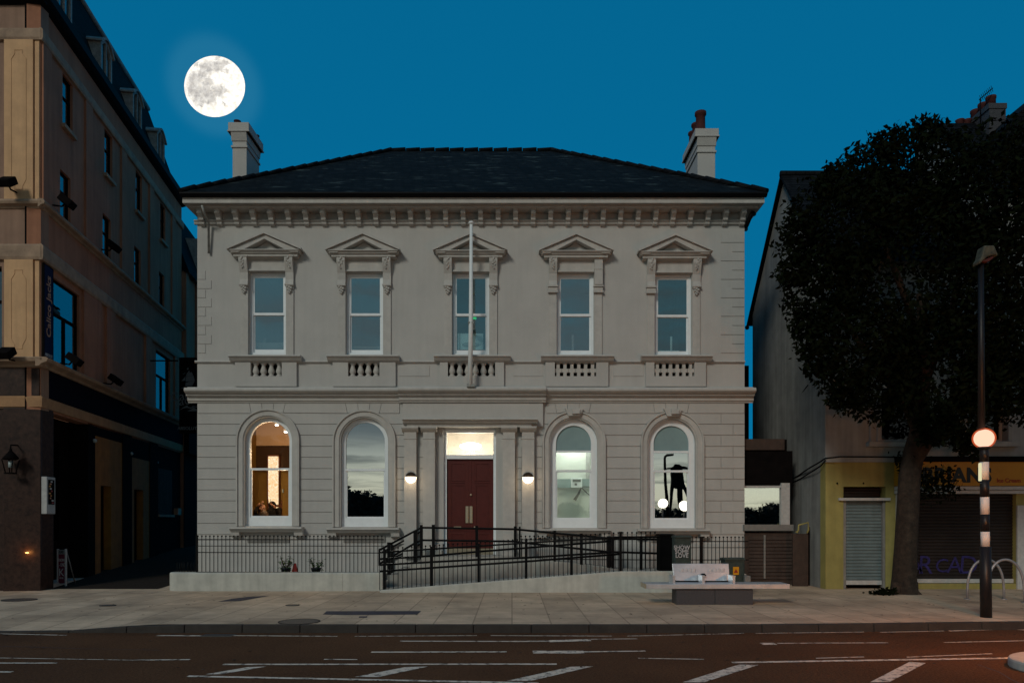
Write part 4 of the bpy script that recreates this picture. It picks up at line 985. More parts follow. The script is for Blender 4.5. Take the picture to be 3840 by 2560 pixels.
railing('black stair rail sloping down beside the steps and level before the red door', 'iron railings before the building', [],
        [(rl([(1423,2061),(1580,1977),(1931,1983),(1950,1985),(2283,2017),(2474,2022)],Ys), .026), (rl([(1423,2113),(1560,2033),(1580,2024),(1931,2029),(1955,2033),(2283,2068),(2474,2074)],Ys), .026)],
        [(wx(p,Ys), Ys, wz(b,Ys), wz(a,Ys), h) for p, a, b, h in ((1459,2034,2170,.040), (1558,1991,2128,.045), (1580,1969,2095,.032), (1625,1968,2093,.034), (1788,1972,2102,.034), (1932,1974,2101,.034), (1949,1975,2101,.022), (2080,1990,2112,.03), (2180,2001,2130,.034), (2283,2011,2141,.042), (2298,2014,2142,.034), (2404,2015,2145,.032))], (wx(1580,Ys), Ys, .87))
railing('second black stair rail behind the first beside the steps', 'iron railings before the building', [], [(rl([(1436,2068),(1590,1986)],Ys+.85), .024), (rl([(1436,2112),(1590,2032)],Ys+.85), .024)], [(wx(1469,Ys+.85), Ys+.85, wz(2150,Ys+.85), wz(2042,Ys+.85), .034), (wx(1590,Ys+.85), Ys+.85, .8, wz(1978,Ys+.85), .034)], (wx(1590,Ys+.85), Ys+.85, .87))
# railing behind the ramp and on to the right corner of the building
Yk = 18.3
bars = []; px = 1955
while px < 2480:
    if px > 2290 or px < 2060: bars.append((wx(px,Yk), Yk, .55, wz(2012 if px < 2290 else 2015, Yk)))
    elif True: bars.append((wx(px,Yk), Yk, .55, wz(2020, Yk)))
    px += 16
railing('black iron railing of thin bars at the back of the ramp against the building', 'iron railings before the building', bars, [(rl([(1950,2022),(2480,2022)],Yk), .011), (rl([(1950,2095),(2480,2098)],Yk), .011)], [], (wx(2200,Yk), Yk, .5))
t = thing('front_wall', (wx(2660,17.3), 17.3, .12), 'low pale wall end below the railing between the dark cabinet and the gate', 'wall')
q = MB(); q.box(wx(2541,17.3), wx(2800,17.3), 17.3, 17.55, 0, .50); q.build('coping_wall', 'concrete', t, bevel=.02)
bars = []; px = 2596
while px < 2800: bars.append((wx(px,17.4), 17.4, .5, wz(2016,17.4))); px += 14.6
railing('black iron railing of thin bars right of the cabinet with white lettering', 'iron railings before the building', bars, [(rl([(2590,2029),(2806,2029)],17.4), .011), (rl([(2590,2052),(2806,2052)],17.4), .008), (rl([(2590,2098),(2806,2098)],17.4), .011)], [(wx(2630,17.4), 17.4, .5, wz(2012,17.4), .034)], (wx(2700,17.4), 17.4, .5))
# black and green cabinets
def cabinet(name, px0, px1, py0, z0, Y, dep, m, lab, lid=True):
    x0, x1 = wx(px0, Y), wx(px1, Y); zt = wz(py0, Y); t = thing(name, ((x0+x1)/2, Y, z0), lab, 'cabinet')
    q = MB(); q.box(x0+.01, x1-.01, Y+.01, Y+dep, z0, zt-.05); q.build('casing', m, t, bevel=.01)
    q = MB(); q.prism([(Y-.015, zt-.055), (Y-.015, zt-.02), (Y+dep*.5, zt), (Y+dep+.015, zt-.02), (Y+dep+.015, zt-.055)], x0-.005, x1+.005, 'x'); q.build('lid', m, t)
    q = MB(); ring_xz(q, [(x0+.03, z0+.08), (x1-.03, z0+.08), (x1-.03, zt-.09), (x0+.03, zt-.09)], [(x0+.04, z0+.09), (x1-.04, z0+.09), (x1-.04, zt-.10), (x0+.04, zt-.10)], Y, Y+.01); q.box(x1-.07, x1-.05, Y-.012, Y+.01, (z0+zt)/2-.05, (z0+zt)/2+.05); q.build('door', m, t)
    return t
cabinet('utility_cabinet', 2474, 2529, 2000, .56, 17.3, .45, 'cabinet_black', 'tall black cabinet standing on the ramp turn beside the railing')
ca = cabinet('utility_cabinet', 2530, 2594, 2006, .12, 16.45, .32, 'cabinet_green', 'dark green cabinet lettered in pale capitals behind the steel bench')
for i, wd in enumerate(('SHOW', 'SOME', 'LOVE')):
    text_mesh(wd, .125, W(2557, 2052+i*15.5, 16.43), m='letter_pale', parent=ca, off=.002, sx=.95)
text_mesh('..', .16, W(2557, 2034, 16.43), m='letter_grey', parent=ca)
cb = cabinet('utility_cabinet', 2717, 2794, 2090, .12, 16.3, .35, 'cabinet_green', 'low green cabinet with an amber warning sticker behind the right end of the bench')
q = MB(); q.pbox(2749, 2771, 2124, 2154, 16.285, 16.296); q.build('sticker', 'sticker', cb)
q = MB(); a, b_, c = W(2752,2146,16.28), W(2768,2146,16.28), W(2760,2132,16.28); q.prism([(a.x,a.z),(b_.x,b_.z),(c.x,c.z)], 16.278, 16.284); q.build('warning_mark', 'cone_red', cb)
t = thing('concrete_block', W(2803, 2200, 16.2), 'small pale concrete block at the foot of the low green cabinet', 'block')
q = MB(); q.box(wx(2794,16.2), wx(2816,16.2), 16.2, 16.45, .1, wz(2158,16.2)); q.build('block_body', 'block_grey', t, bevel=.02)
# ================================================================ steel bench on granite
YN = 14.3
t = thing('bench', (wx(2680,YN), YN, .12), 'long stainless steel bench with backrest on a dark granite block', 'bench')
for a, b_ in ((2537, 2681), (2682, 2824)):
    q = MB(); q.box(wx(a,YN), wx(b_,YN), YN, YN+.42, .08, wz(2208,YN)); q.build('plinth', 'granite', t, bevel=.008)
q = MB(); q.box(wx(2424,YN-.05), wx(2962,YN-.05), YN-.05, YN+.48, wz(2206,YN), wz(2188,YN)); q.build('seat', 'steel', t, bevel=.008)
q = MB(); q.box(wx(2420,YN-.05)-.0, wx(2424,YN-.05)-.002, YN-.05, YN+.48, wz(2206,YN)+.005, wz(2188,YN)-.003); q.build('end_cap', 'brass', t)
Yb = YN+.44
q = MB(); q.prism([(wx(x,Yb), wz(y,Yb)) for x, y in ((2535,2176),(2728,2176),(2737,2158),(2738,2113),(2525,2113),(2526,2156))], Yb, Yb+.03)
for i, v in enumerate(q.v): q.v[i] = v + Vector((0, (v.z-wz(2176,Yb))*.30, 0))
q.build('backrest', 'steel', t, bevel=.006)
q = MB(); q.box(wx(2537,Yb), wx(2735,Yb), Yb+.005, Yb+.025, wz(2190,Yb), wz(2177,Yb)); q.build('back_gap', 'black_iron', t)
for p in (2529, 2641, 2755):
    q = MB(); q.box(wx(p-5,YN), wx(p+5,YN), YN+.05, YN+.35, wz(2188,YN), wz(2163,YN)); q.box(wx(p-6,YN), wx(p+6,YN), YN+.04, YN+.36, wz(2163,YN), wz(2158,YN)); q.build('armrest', 'steel', t)
q = MB(); q.tube(rl([(2624,2174),(2626,2156),(2632,2152),(2642,2152),(2646,2158)],YN+.4), .018, 8); q.build('hoop', 'black_iron', t)
for i in range(4):
    for b0_ in (2556, 2664):
        q = MB(); p = W(b0_+i*15, 2140, Yb+.05); q.sphere(p, .045, 10, 5, 1, .06, 1.1); q.sphere(p+Vector((.02,0,.03)), .025, 8, 5, 1, .08, 1.2); q.build('etched_mark', 'etch', t)
# ================================================================ belisha beacons, hoops, island
def beacon(loc, lab, gm, ext, energy, lcol, zg=3.05, lean=0.0):
    x, y = loc; t = thing('belisha_beacon', (x, y, .12), lab, 'beacon', 'zebra crossing beacons')
    k = 12.45/F
    zs = [.10, 1.31, 1.56, 1.85, 2.14, 2.43, 2.73, zg-.15] if zg > 2.9 else [.10, .9, 1.08, 1.26, 1.44, 1.62, 1.8, zg-.15]; ms = ['b', 'w', 'b', 'w', 'b', 'w', 'b']
    for i in range(len(ms)):
        q = MB(); r = .088 if i == 0 else .068
        q.tube([(x+lean*(zs[i]-.1), y, zs[i]), (x+lean*(zs[i+1]-.1), y, zs[i+1])], r, 18); q.build('pole_band', 'beacon_black' if ms[i] == 'b' else 'beacon_white', t)
    gx = x+lean*(zg-.1)
    q = MB(); q.sphere((gx, y, zg), .152, 22, 14, 1, 1, .98); q.build('bulb', gm, t)
    q = MB(); q.sphere((gx, y, zg), .178, 28, 18, 1, 1, .98); q.build('globe', 'globe_shell', t)
    q = MB(); q.lathe((gx, y, zg-.19), [(.07, 0), (.10, .02), (.10, .045), (.06, .05)], 14); q.build('collar', 'beacon_black', t)
    if ext:
        zt = CZ + (HY-985)*k; q = MB(); q.tube([(gx-.03, y+.02, zg+.13), (wx(3681,12.45), y+.02, zt)], [.055, .045], 14); q.build('upper_pole', 'beacon_black', t)
        hx = wx(3695, 12.45); q = MB()
        prof = [(a*.78, b*.86) for a, b in [(-.21, .0), (-.155, .075), (-.10, .30), (.115, .30), (.205, .105), (.10, .115), (-.02, .085), (-.12, .01), (-.19, -.06)]]
        q.prism([(hx+a, zt+b) for a, b in prof], y-.10, y+.10); q.build('lamp_hood', 'hood_weathered', t, bevel=.02)
        q = MB(); q.prism([(hx-.11, zt+.0), (hx+.08, zt+.085), (hx+.09, zt+.06), (hx+.0, zt-.01)], y-.08, y+.08); q.build('lens', 'terracotta', t)
        q = MB(); q.box(wx(3679,12.3), wx(3687,12.3), y-.12, y-.07, wz(1802,12.3), wz(1734,12.3)); q.build('marker_light', 'led_strip', t, bevel=.01)
    if False: light('beacon_light', (gx, y-.0, zg), energy, lcol, .23)
    return t
beacon((wx(3698,12.45), 12.45), 'black and white banded crossing beacon with a glowing globe and a hooded lamp on top', 'globe_amber', True, 35, (1, .50, .24), zg=CZ+(HY-1643)*12.45/F, lean=-.012)
def hoop(px0, px1, pxm, pyt, Y, lab):
    x0, x1, xm, zt = wx(px0,Y), wx(px1,Y), wx(pxm,Y), wz(pyt,Y); t = thing('cycle_stand', (xm, Y, .12), lab, 'bike rack', 'bent steel cycle stands')
    pts = []
    for i in range(25):
        a = math.pi*i/24; u = -math.cos(a); hh = math.sin(a)**.62 if 0 < i < 24 else 0
        xx = xm + (xm-x0)*u if u < 0 else xm + (x1-xm)*u
        pts.append((xx, Y, .1 + (zt-.1)*hh))
    q = MB(); q.tube(pts, .025, 10); q.build('tube', 'galv', t)
    q = MB()
    for xx in (x0, x1): q.lathe((xx, Y, .115), [(.06, 0), (.06, .015), (.03, .018)], 12)
    q.build('base', 'galv', t)
hoop(3627, 3765, 3697, 2096, 15.3, 'bent steel cycle hoop half hidden behind the beacon pole')
hoop(3700, 3842, 3770, 2097, 14.6, 'bent steel cycle hoop nearest the right edge, crossing the other hoop')
cI = (6.72, 8.62); t = thing('traffic_island', (cI[0], cI[1], 0), 'pale kerbed traffic island nosing in at the right edge of the road', 'traffic island')
q = MB(); rI = .72; pl = [(cI[0]+3, cI[1]-rI)] + [(cI[0]+3, cI[1]+rI)] + [(cI[0]+rI*1.25*math.cos(R(90+10*i))*.9, cI[1]+rI*math.sin(R(90+10*i))) for i in range(19)]
q.prism(pl, -.02, .11, 'z'); q.build('kerb_ring', 'island_kerb', t, bevel=.03)
q = MB(); q.prism([(cI[0]+(a-cI[0])*.82+.1, cI[1]+(b-cI[1])*.75) for a, b in pl], .105, .135, 'z'); q.build('paved_top', 'paving', t)
beacon((7.15, 8.75), 'crossing beacon on the traffic island just beyond the right edge', 'globe_island', False, 330, (1, .36, .09), zg=2.15)
# zebra bars across the road to the right, between the beacons
for i in range(14):
    y = -3.8 + i*1.1
    if abs(y+.3-9.05) < .9: continue
    q = MB(); q.quad((9.2, y, .004), (12.0, y, .004), (12.0, y+.55, .004), (9.2, y+.55, .004)); struct(q.build('zebra_bar', 'road_paint'))

# crack in the asphalt, and bits of litter and leaf on the ground
def crack(pts, w=.012):
    q = MB(); P = [G(a, b, .0035) for a, b in pts]; L_ = []; R_ = []
    for i, p in enumerate(P):
        d = (P[min(i+1, len(P)-1)] - P[max(i-1, 0)]).normalized(); n_ = Vector((-d.y, d.x, 0)); k = w*rnd.uniform(.5, 1.3); L_.append(p+n_*k); R_.append(p-n_*k)
    for i in range(len(P)-1): q.quad(L_[i], R_[i], R_[i+1], L_[i+1])
    struct(q.build('road_crack', 'tar_patch'))
crack([(3668,2490),(3690,2498),(3712,2506),(3745,2517),(3768,2530),(3790,2545),(3830,2562),(3900,2590)]); crack([(-40,2420),(120,2424),(260,2429),(420,2432),(600,2436)], .008)
q = MB(); rl_ = random.Random(21)
for i in range(420):
    if i < 260: x, y, z = rl_.uniform(-8, 9), rl_.uniform(6.8, 11.4), .006
    else:
        x, y = rl_.uniform(-9, 12), rl_.uniform(11.8, 16.4); z = pz(x, y)+.006
    if i % 3 == 0 and y < 11.5: y = 11.35 + rl_.uniform(-.12, .1)
    L = rl_.uniform(.012, .04); a = rl_.uniform(0, 6.28); d = Vector((math.cos(a), math.sin(a), 0))*L; n_ = Vector((-d.y, d.x, 0))*.5; p = Vector((x, y, z))
    q.add([p-d, p+n_+Vector((0,0,.006)), p+d, p-n_+Vector((0,0,.004))], [(0,1,2,3)])
lt = q.build('litter', 'gate_brown'); tag(lt, 'scattered scraps and dry leaves on the road and pavement', 'litter', kind='stuff')
# ================================================================ corner pub on the left
PC = (-10.87, 17.06)
def AL(t, o, z): return Vector((PC[0] - .1515*t + .9887*o, PC[1] + t + .1498*o, z))
def mapped(q, fn):
    for i, v in enumerate(q.v): q.v[i] = fn(v)
    return q
fal = lambda v: AL(v.x, -v.y, v.z)                       # x = along the alley, y = depth into the wall
ffr = lambda v: Vector((PC[0] - v.x, PC[1] + v.y, v.z))   # x = leftwards along the front
pub = thing('corner_pub', (PC[0], PC[1], .12), 'brown rendered corner pub with black mansard roof, grey dormers and granite ground floor', 'building')
def rc(a, b, z0, z1): return [(a, z0), (b, z0), (b, z1), (a, z1)]
WT = [1.02, 3.60, 6.05, 8.42]
holes = []; wins = []
for i, t0 in enumerate(WT):
    wins.append((t0+.08, t0+.64, 11.47, 12.74)); wins.append((t0-.05, t0+.52, 9.12, 10.32))
big = [(.62, 2.05, 5.5, 7.55), (8.05, 9.6, 5.5, 7.55)]
q = MB(); wall_holes(q, rc(0, 11.0, 4.3, 13.75), [rc(*w) for w in wins + big], 0, .30)
mapped(q, fal).build('wall', 'pub_render', pub)
q = MB(); wall_holes(q, rc(0.002, 9, 4.3, 13.75), [rc(.90, 2.4, 5.5, 7.6)], 0, .30); mapped(q, ffr).build('wall', 'pub_front', pub)
q = MB(); q.box(0, 11, .302, .34, 4.3, 13.7); mapped(q, fal); q2 = MB(); q2.box(.35, 9, .302, .34, 4.3, 13.7); mapped(q2, ffr); q.add(q2.v, q2.f); q.build('room', 'pub_dark', pub)
for i, w in enumerate(wins + big):
    a, b, z0, z1 = w
    q = MB(); ring_xz(q, rc(a, b, z0, z1), rc(a+.05, b-.05, z0+.05, z1-.05), .06, .12)
    if i >= len(wins):
        q.box(a+.05, b-.05, .05, .12, z0+1.2, z0+1.26); q.box((a+b)/2-.03, (a+b)/2+.03, .05, .12, z0, z0+1.2)
    else: q.box(a+.05, b-.05, .06, .11, (z0+z1)/2+.1, (z0+z1)/2+.14)
    f = mapped(q, fal).build('window', 'pub_dark', pub)
    q = MB(); q.box(a+.04, b-.04, .085, .095, z0+.04, z1-.04); mapped(q, fal).build('pane', 'glass_pub', f)
    if i < len(wins):
        q = MB(); q.box(a-.07, b+.07, -.09, .1, z0-.09, z0); mapped(q, fal).build('sill', 'pub_trim', f)
for a, b, z0, z1 in ((.90, 2.4, 5.5, 7.6),):
    q = MB(); ring_xz(q, rc(a, b, z0, z1), rc(a+.06, b-.05, z0+.05, z1-.05), .14, .22); q.box(a, b, .14, .2, z0+1.3, z0+1.36); f = mapped(q, ffr).build('window', 'pub_dark', pub)
    q = MB(); q.box(a+.05, b-.05, .18, .19, z0+.04, z1-.04); mapped(q, ffr).build('pane', 'glass_pub', f)
def pil(fn, a, b, z0, z1, d, m='pub_pilaster', panel=True):
    q = MB(); q.box(a, b, -d, 0, z0, z1)
    if panel:
        w = .010; i = .16; A_, B_ = a+i, b-i
        pts = [(A_, z0+.45), (A_+.08, z0+.30), (A_+.08, z0+.22), (B_-.08, z0+.22), (B_-.08, z0+.30), (B_, z0+.45), (B_, z1-.45), (B_-.08, z1-.33), (B_-.08, z1-.24), (A_+.08, z1-.24), (A_+.08, z1-.33), (A_, z1-.45)]
        for p0, p1 in zip(pts, pts[1:] + pts[:1]):
            d0 = Vector((p1[0]-p0[0], 0, p1[1]-p0[1])); c = Vector(((p0[0]+p1[0])/2, -d-.003, (p0[1]+p1[1])/2)); n_ = d0.cross(Vector((0,1,0)))
            q.obox(c, d0, d0.length/2, n_, w, (0,1,0), .006)
    return mapped(q, fn).build('pilaster', m, pub)
pil(ffr, .14, .80, 5.47, 7.74, .07); pil(ffr, .14, .80, 9.12, 12.79, .07); pil(ffr, .02, .12, 5.47, 7.74, .03, panel=False); pil(ffr, .02, .12, 9.12, 12.79, .03, panel=False)
pil(ffr, 2.5, 3.2, 5.47, 7.74, .07); pil(ffr, 2.5, 3.2, 9.12, 12.79, .07)
for a in (.02, 2.35, 4.85, 7.3, 9.7):
    pil(fal, a, a+.42, 9.12, 12.79, .05, 'pub_render', False)
for a, b in ((2.2, 3.35), (3.7, 4.3), (6.9, 7.5), (10.0, 10.6)): pil(fal, a, b, 5.47, 7.74, .06, 'pub_render', False)
def band(prof, name, m, t1=11.05, extra=True):
    q = MB(); q.prism([(-d, z) for d, z in prof], -.0 if not extra else -max(d for d, z in prof)*.98, t1, 'x'); mapped(q, fal); ob = q.build(name, m, pub)
    q = MB(); q.prism([(-d, z) for d, z in prof], -max(d for d, z in prof)*.6, 9, 'x'); mapped(q, lambda v: Vector((PC[0]-v.x, PC[1]+v.y, v.z+.002))); q.build(name, m, pub)
band([(0,12.78), (.06,12.79), (.08,12.84), (.08,13.03), (.05,13.06), (0,13.06)], 'cornice_band', 'pub_trim')
band([(0,7.73), (.07,7.74), (.09,7.80), (.09,8.05), (.05,8.10), (0,8.10)], 'cornice_band', 'pub_trim')
band([(0,8.92), (.03,8.93), (.05,8.97), (.13,9.0), (.15,9.05), (.11,9.11), (0,9.12)], 'cornice_band', 'pub_trim')
band([(0,13.62), (.12,13.66), (.22,13.74), (.24,13.92), (.16,13.94), (0,13.94)], 'gutter', 'gutter_black')
band([(0,5.26), (.08,5.27), (.12,5.32), (.24,5.37), (.27,5.44), (.22,5.47), (0,5.47)], 'shop_cornice', 'pub_trim')
band([(0,4.35), (.04,4.36), (.05,4.58), (.03,4.61), (0,4.62)], 'shop_band', 'shop_band')
q = MB(); q.box(.3, 11, -.05, 0, 4.62, 5.26); mapped(q, fal).build('fascia', 'pub_blue', pub)
q = MB(); q.box(.02, 9, -.03, 0, 4.62, 5.25); mapped(q, ffr).build('fascia', 'pub_granite', pub)
# mansard and dormers
mr = [(.05, 13.9), (1.15, 17.2)]
q = MB(); q.add([AL(-.05,-.05,13.9), AL(11,-.05,13.9), AL(11,-1.2,17.2), AL(1.1,-1.2,17.2), Vector((PC[0]-9,PC[1]+.05,13.9)), Vector((PC[0]-9,PC[1]+1.2,17.2)), AL(11,-9,17.2), AL(11,-9,13.9)], [(0,1,2,3), (0,3,5,4), (3,2,6,5), (1,7,6,2)]); pr = q.build('roof', 'slate_dark', pub)
q = MB(); q.tube([AL(1.1,-1.2,17.24), AL(11,-1.2,17.24)], .09, 8); q.build('ridge_roll', 'lead', pr)
for t0 in (1.25, 3.90, 6.42, 8.78):
    w = .82; z0, z1 = 14.0, 15.30; f0 = .18; q = MB()
    n = 10; top = [(t0+w*i/n, z1 + .24*math.sin(math.pi*i/n)) for i in range(n+1)]
    outl = [(t0, z0), (t0+w, z0)] + top[::-1]
    q.prism(outl, f0+.06, f0+1.5); 
    cap = [(a, z) for a, z in top] + [(a, z+.07) for a, z in top[::-1]]
    cap = [(t0-.07, z1-.02)] + [(t0-.07+(w+.14)*i/n, z1+.03+.27*math.sin(math.pi*i/n)) for i in range(n+1)] + [(t0+w+.07, z1-.02)] + [(t0+w*(n-i)/n, z1+.24*math.sin(math.pi*(n-i)/n)) for i in range(n+1)]
    q.prism(cap, f0-.06, f0+1.55)
    d = mapped(q, fal).build('dormer', 'lead', pub)
    inn = [(t0+.09, z0+.05), (t0+w-.09, z0+.05)] + [(t0+.09+(w-.18)*(n-i)/n, z1-.04+.2*math.sin(math.pi*(n-i)/n)) for i in range(n+1)]
    q = MB(); ring_xz(q, outl, inn, f0, f0+.06); q.box(t0+w*.5-.02, t0+w*.5+.02, f0, f0+.06, z0+.05, z1+.16); mapped(q, fal).build('dormer_frame', 'lead', d)
    q = MB(); q.add([(a, f0+.05, z) for a, z in inn], [list(range(len(inn)))]); mapped(q, fal).build('pane', 'glass_pub', d)
# ground floor: granite corner, recessed entrance, ochre door bays
q = MB(); q.box(0, .42, 0.001, .8, -.05, 4.34); mapped(q, fal); q2 = MB(); q2.box(0.01, 3, 0.0, .5, -.05, 4.34); q2.box(.45, .56, -.03, 0, 3.3, 4.25); mapped(q2, ffr); q.add(q2.v, q2.f)
q.build('granite_pier', 'pub_granite', pub, bevel=.02)
q = MB(); q.box(.42, 2.6, .5, .56, -.05, 4.34); q.box(2.6, 3.05, 0, .56, -.05, 4.34); q.box(5.0, 5.75, -.02, .3, -.05, 4.34); q.box(7.4, 8.2, -.02, .3, -.05, 4.34); q.box(8.2, 11, .05, .3, -.05, 4.34); mapped(q, fal).build('shopfront', 'pub_dark', pub)
q = MB(); q.box(.42, 2.6, -.02, .5, -.05, .24); mapped(q, fal).build('step', 'concrete', pub)
for a, b, z0, z1 in ((.9, 1.35, 2.6, 3.4), (1.5, 2.1, 1.2, 3.8)):
    q = MB(); ring_xz(q, rc(a, b, z0, z1), rc(a+.04, b-.04, z0+.04, z1-.04), .46, .50); f = mapped(q, fal).build('window', 'pub_dark', pub)
    q = MB(); q.box(a+.04, b-.04, .485, .49, z0+.04, z1-.04); mapped(q, fal).build('pane', 'glass_pub', f)
for k, (a, b, z1, d0, d1) in enumerate(((3.05, 5.0, 4.05, 3.42, 4.15), (5.75, 7.4, 3.7, 6.0, 6.8))):
    q = MB(); dz = 2.72
    wall_holes(q, [(a, -.05), (b, -.05), (b, z1), (a, z1)], [[(d0, .1), (d1, .1), (d1, dz), (d0, dz)]], 0, .24); mapped(q, fal).build('door_bay', 'pub_ochre', pub)
    q = MB(); q.box(a, b, .0, .24, z1, 4.34); mapped(q, fal).build('shopfront', 'pub_dark', pub)
    q = MB(); q.box(d0, d1, .2, .24, .1, dz); f = mapped(q, fal).build('door', 'pub_dark', pub)
    q = MB(); q.box(d0+.08, d0+.13, .17, .2, 1.35, 1.62); mapped(q, fal).build('handle', 'lead', f)
q = MB(); q.box(8.35, 9.9, .02, .05, 1.95, 3.55); mapped(q, fal).build('shutter_board', 'bark', pub)
q = MB(); q.box(8.25, 10.0, -.05, .05, 1.87, 1.95); mapped(q, fal).build('sill', 'pub_trim', pub)
# house further down the alley
h2 = thing('alley_house', AL(11.4, 0, .5), 'dark narrow house further down the alley with a steep slate roof', 'building')
q = MB(); q.prism([(11.06, 0), (22, 0), (22, 11.25), (11.06, 11.25)], -.06, 5); mapped(q, fal).build('wall', 'pub_render', h2)
q = MB()
for a in (11.1, 12.6, 14.2, 15.8): q.box(a, a+.35, -.14, -.06, 4.6, 11.2)
mapped(q, fal).build('pilaster', 'pub_render', h2)
q = MB(); q.add([AL(11.06,.25,11.2), AL(22,.25,11.2), AL(22,-.9,14.4), AL(11.06,-.9,14.4), AL(22,-5,14.4), AL(11.06,-5,14.4), AL(11.06,-5,11.2), AL(22,-5,11.2)], [(0,1,2,3), (3,2,4,5), (0,3,5,6), (1,7,4,2)]); q.build('roof', 'slate_dark', h2)
q = MB(); q.prism([(13.3, 11.5), (14.5, 11.5), (14.5, 13.3), (13.3, 13.3)], -.1, 1.2); mapped(q, fal).build('dormer', 'lead', h2)
q = MB(); q.box(11.3, 11.6, -.20, -.05, 6.3, 7.6); mapped(q, fal); q.build('window', 'pub_dark', h2)
q = MB(); q.box(11.06, 22, -.25, -.06, 4.3, 5.2); mapped(q, fal).build('fascia', 'pub_dark', h2)
q = MB(); q.box(11.06, 22, -.08, -.06, 0, 4.3); mapped(q, fal).build('shopfront', 'pub_dark', h2)
# things fixed to the pub
def flood(p, d, lab):
    d = Vector(d).normalized(); t = thing('floodlight', p, lab, 'floodlight', 'black floodlights on the pub'); c = Vector(p) + d*.32 + Vector((0,0,.10))
    sd = d.cross(Vector((0,0,1))).normalized(); u = (d*.75 - Vector((0,0,.55))).normalized(); w = sd.cross(u)
    q = MB(); q.obox(c, u, .16, sd, .15, w, .085); q.build('lamp_head', 'pub_dark', t, bevel=.02)
    q = MB(); q.tube([Vector(p), Vector(p)+d*.2+Vector((0,0,-.02)), c], .02, 6); q.build('arm', 'pub_dark', t)
fd, ad = (0, -1, 0), (.99, .15, 0)
flood(W(62, 722, 16.98), fd, 'black floodlight on the upper ledge of the pub front')
flood(W(58, 1352, 16.85), fd, 'black floodlight on the shop cornice of the pub front')
flood(AL(.30, .12, 9.15), ad, 'black floodlight on the upper ledge nearest the pub corner, alley side')
flood(AL(3.15, .12, 9.15), ad, 'black floodlight on the upper ledge of the alley side, farther from the corner')
flood(AL(.50, .2, 5.48), ad, 'black floodlight under the foot of the navy banner')
flood(AL(3.05, .2, 5.48), ad, 'black floodlight on the shop cornice along the alley, farther from the corner')
ry = lambda a: Matrix.Rotation(a, 4, 'Z')
alr = Matrix.Rotation(math.atan2(.9887, -.1498), 4, 'Z') @ Matrix.Rotation(R(90), 4, 'X')
t = thing('wall_banner', AL(.25, .05, 5.6), 'tall navy banner with vertical lettering at the pub corner', 'banner')
q = MB(); q.box(.05, .47, -.055, -.02, 5.52, 7.68); mapped(q, fal).build('cloth', 'banner_navy', t)
q = MB(); ring_xz(q, rc(.03,.49,5.50,7.70), rc(.05,.47,5.52,7.68), -.06, -.02); mapped(q, fal).build('frame', 'pub_dark', t)
text_mesh('Calico Jacks', .30, AL(.26, .06, 6.75), alr @ Matrix.Rotation(R(90), 4, 'Z'), 'letter_copper', parent=t, ext=.002, off=.004)
text_mesh('ABSOLUT.', .10, AL(.26, .06, 5.60), alr, 'letter_pale', parent=t, ext=.002, off=.002, sx=.85)
t = thing('hanging_sign', W(705, 1480, 24.5), 'black hanging sign with a pale sailing ship and waves at the end of the alley', 'sign')
Yg = 24.5; q = MB(); q.pbox(672, 760, 1340, 1624, Yg, Yg+.08); q.build('board', 'cabinet_black', t)
def poly(pts, m, d, nm):
    q = MB(); q.prism([((a-CX)*Yg/F, CZ+(HY-b)*Yg/F) for a, b in pts], Yg-d, Yg-.001); q.build(nm, m, t)
def cr(x, y): return (650+x*.204, 1320+y*.204)
for i, pts in enumerate(([(245,320),(270,280),(285,310),(262,325)], [(250,390),(290,335),(305,365),(280,380)], [(170,410),(215,378),(218,385),(180,412)], [(228,450),(250,390),(340,365),(365,425)], [(150,530),(225,440),(212,525)], [(225,540),(232,455),(370,430),(395,520),(380,528)], [(220,625),(228,560),(300,540),(395,530),(345,625)], [(140,660),(200,640),(230,680),(190,670)])):
    poly([cr(*p) for p in pts], 'letter_grey', .006, 'ship_emblem')
for pts in ([(110,1070),(180,1015),(250,975),(285,1010),(330,1015),(365,985),(430,1000),(430,1015),(370,1005),(320,1040),(250,1020),(190,1030)], [(250,1080),(330,1050),(370,1010),(430,1050),(430,1080),(330,1085)]): poly([cr(*p) for p in pts], 'letter_grey', .006, 'wave_emblem')
text_mesh('Calico', .42, Vector(W(*cr(240, 800), Yg-.008)), Matrix.Rotation(R(90), 4, 'X') @ Matrix.Rotation(R(8), 4, 'Z'), 'letter_grey', parent=t, ext=.002)
text_mesh("Jack's", .42, Vector(W(*cr(290, 885), Yg-.008)), Matrix.Rotation(R(90), 4, 'X') @ Matrix.Rotation(R(8), 4, 'Z'), 'letter_grey', parent=t, ext=.002)
text_mesh('ABSOLUT.', .15, Vector(W(*cr(265, 1400), Yg-.008)), m='letter_grey', parent=t, ext=.002, off=.003)
q = MB(); q.tube([W(668, 1352, Yg+.04), AL(7.3, 0, 7.0)], .025, 6); q.build('bracket', 'pub_dark', t)
t = thing('wall_lantern', W(40, 1735, 16.8), 'old black four sided lantern on the granite front of the pub', 'lantern')
Yl = 16.75; cx_, sc = W(40, 0, Yl).x, Yl/F
def lz(y): return CZ + (HY-y)*sc
q = MB(); q.lathe((cx_, Yl, 0), [(.17, lz(1723)), (.20, lz(1718)), (.10, lz(1700)), (.04, lz(1690)), (.03, lz(1682)), (.0, lz(1680))], 4, caps=False); q.build('roof_cap', 'pub_dark', t)
q = MB()
for a in range(4):
    b = R(45+90*a); q.tube([(cx_+.17*math.cos(b), Yl+.17*math.sin(b), lz(1722)), (cx_+.10*math.cos(b), Yl+.10*math.sin(b), lz(1772))], .012, 6)
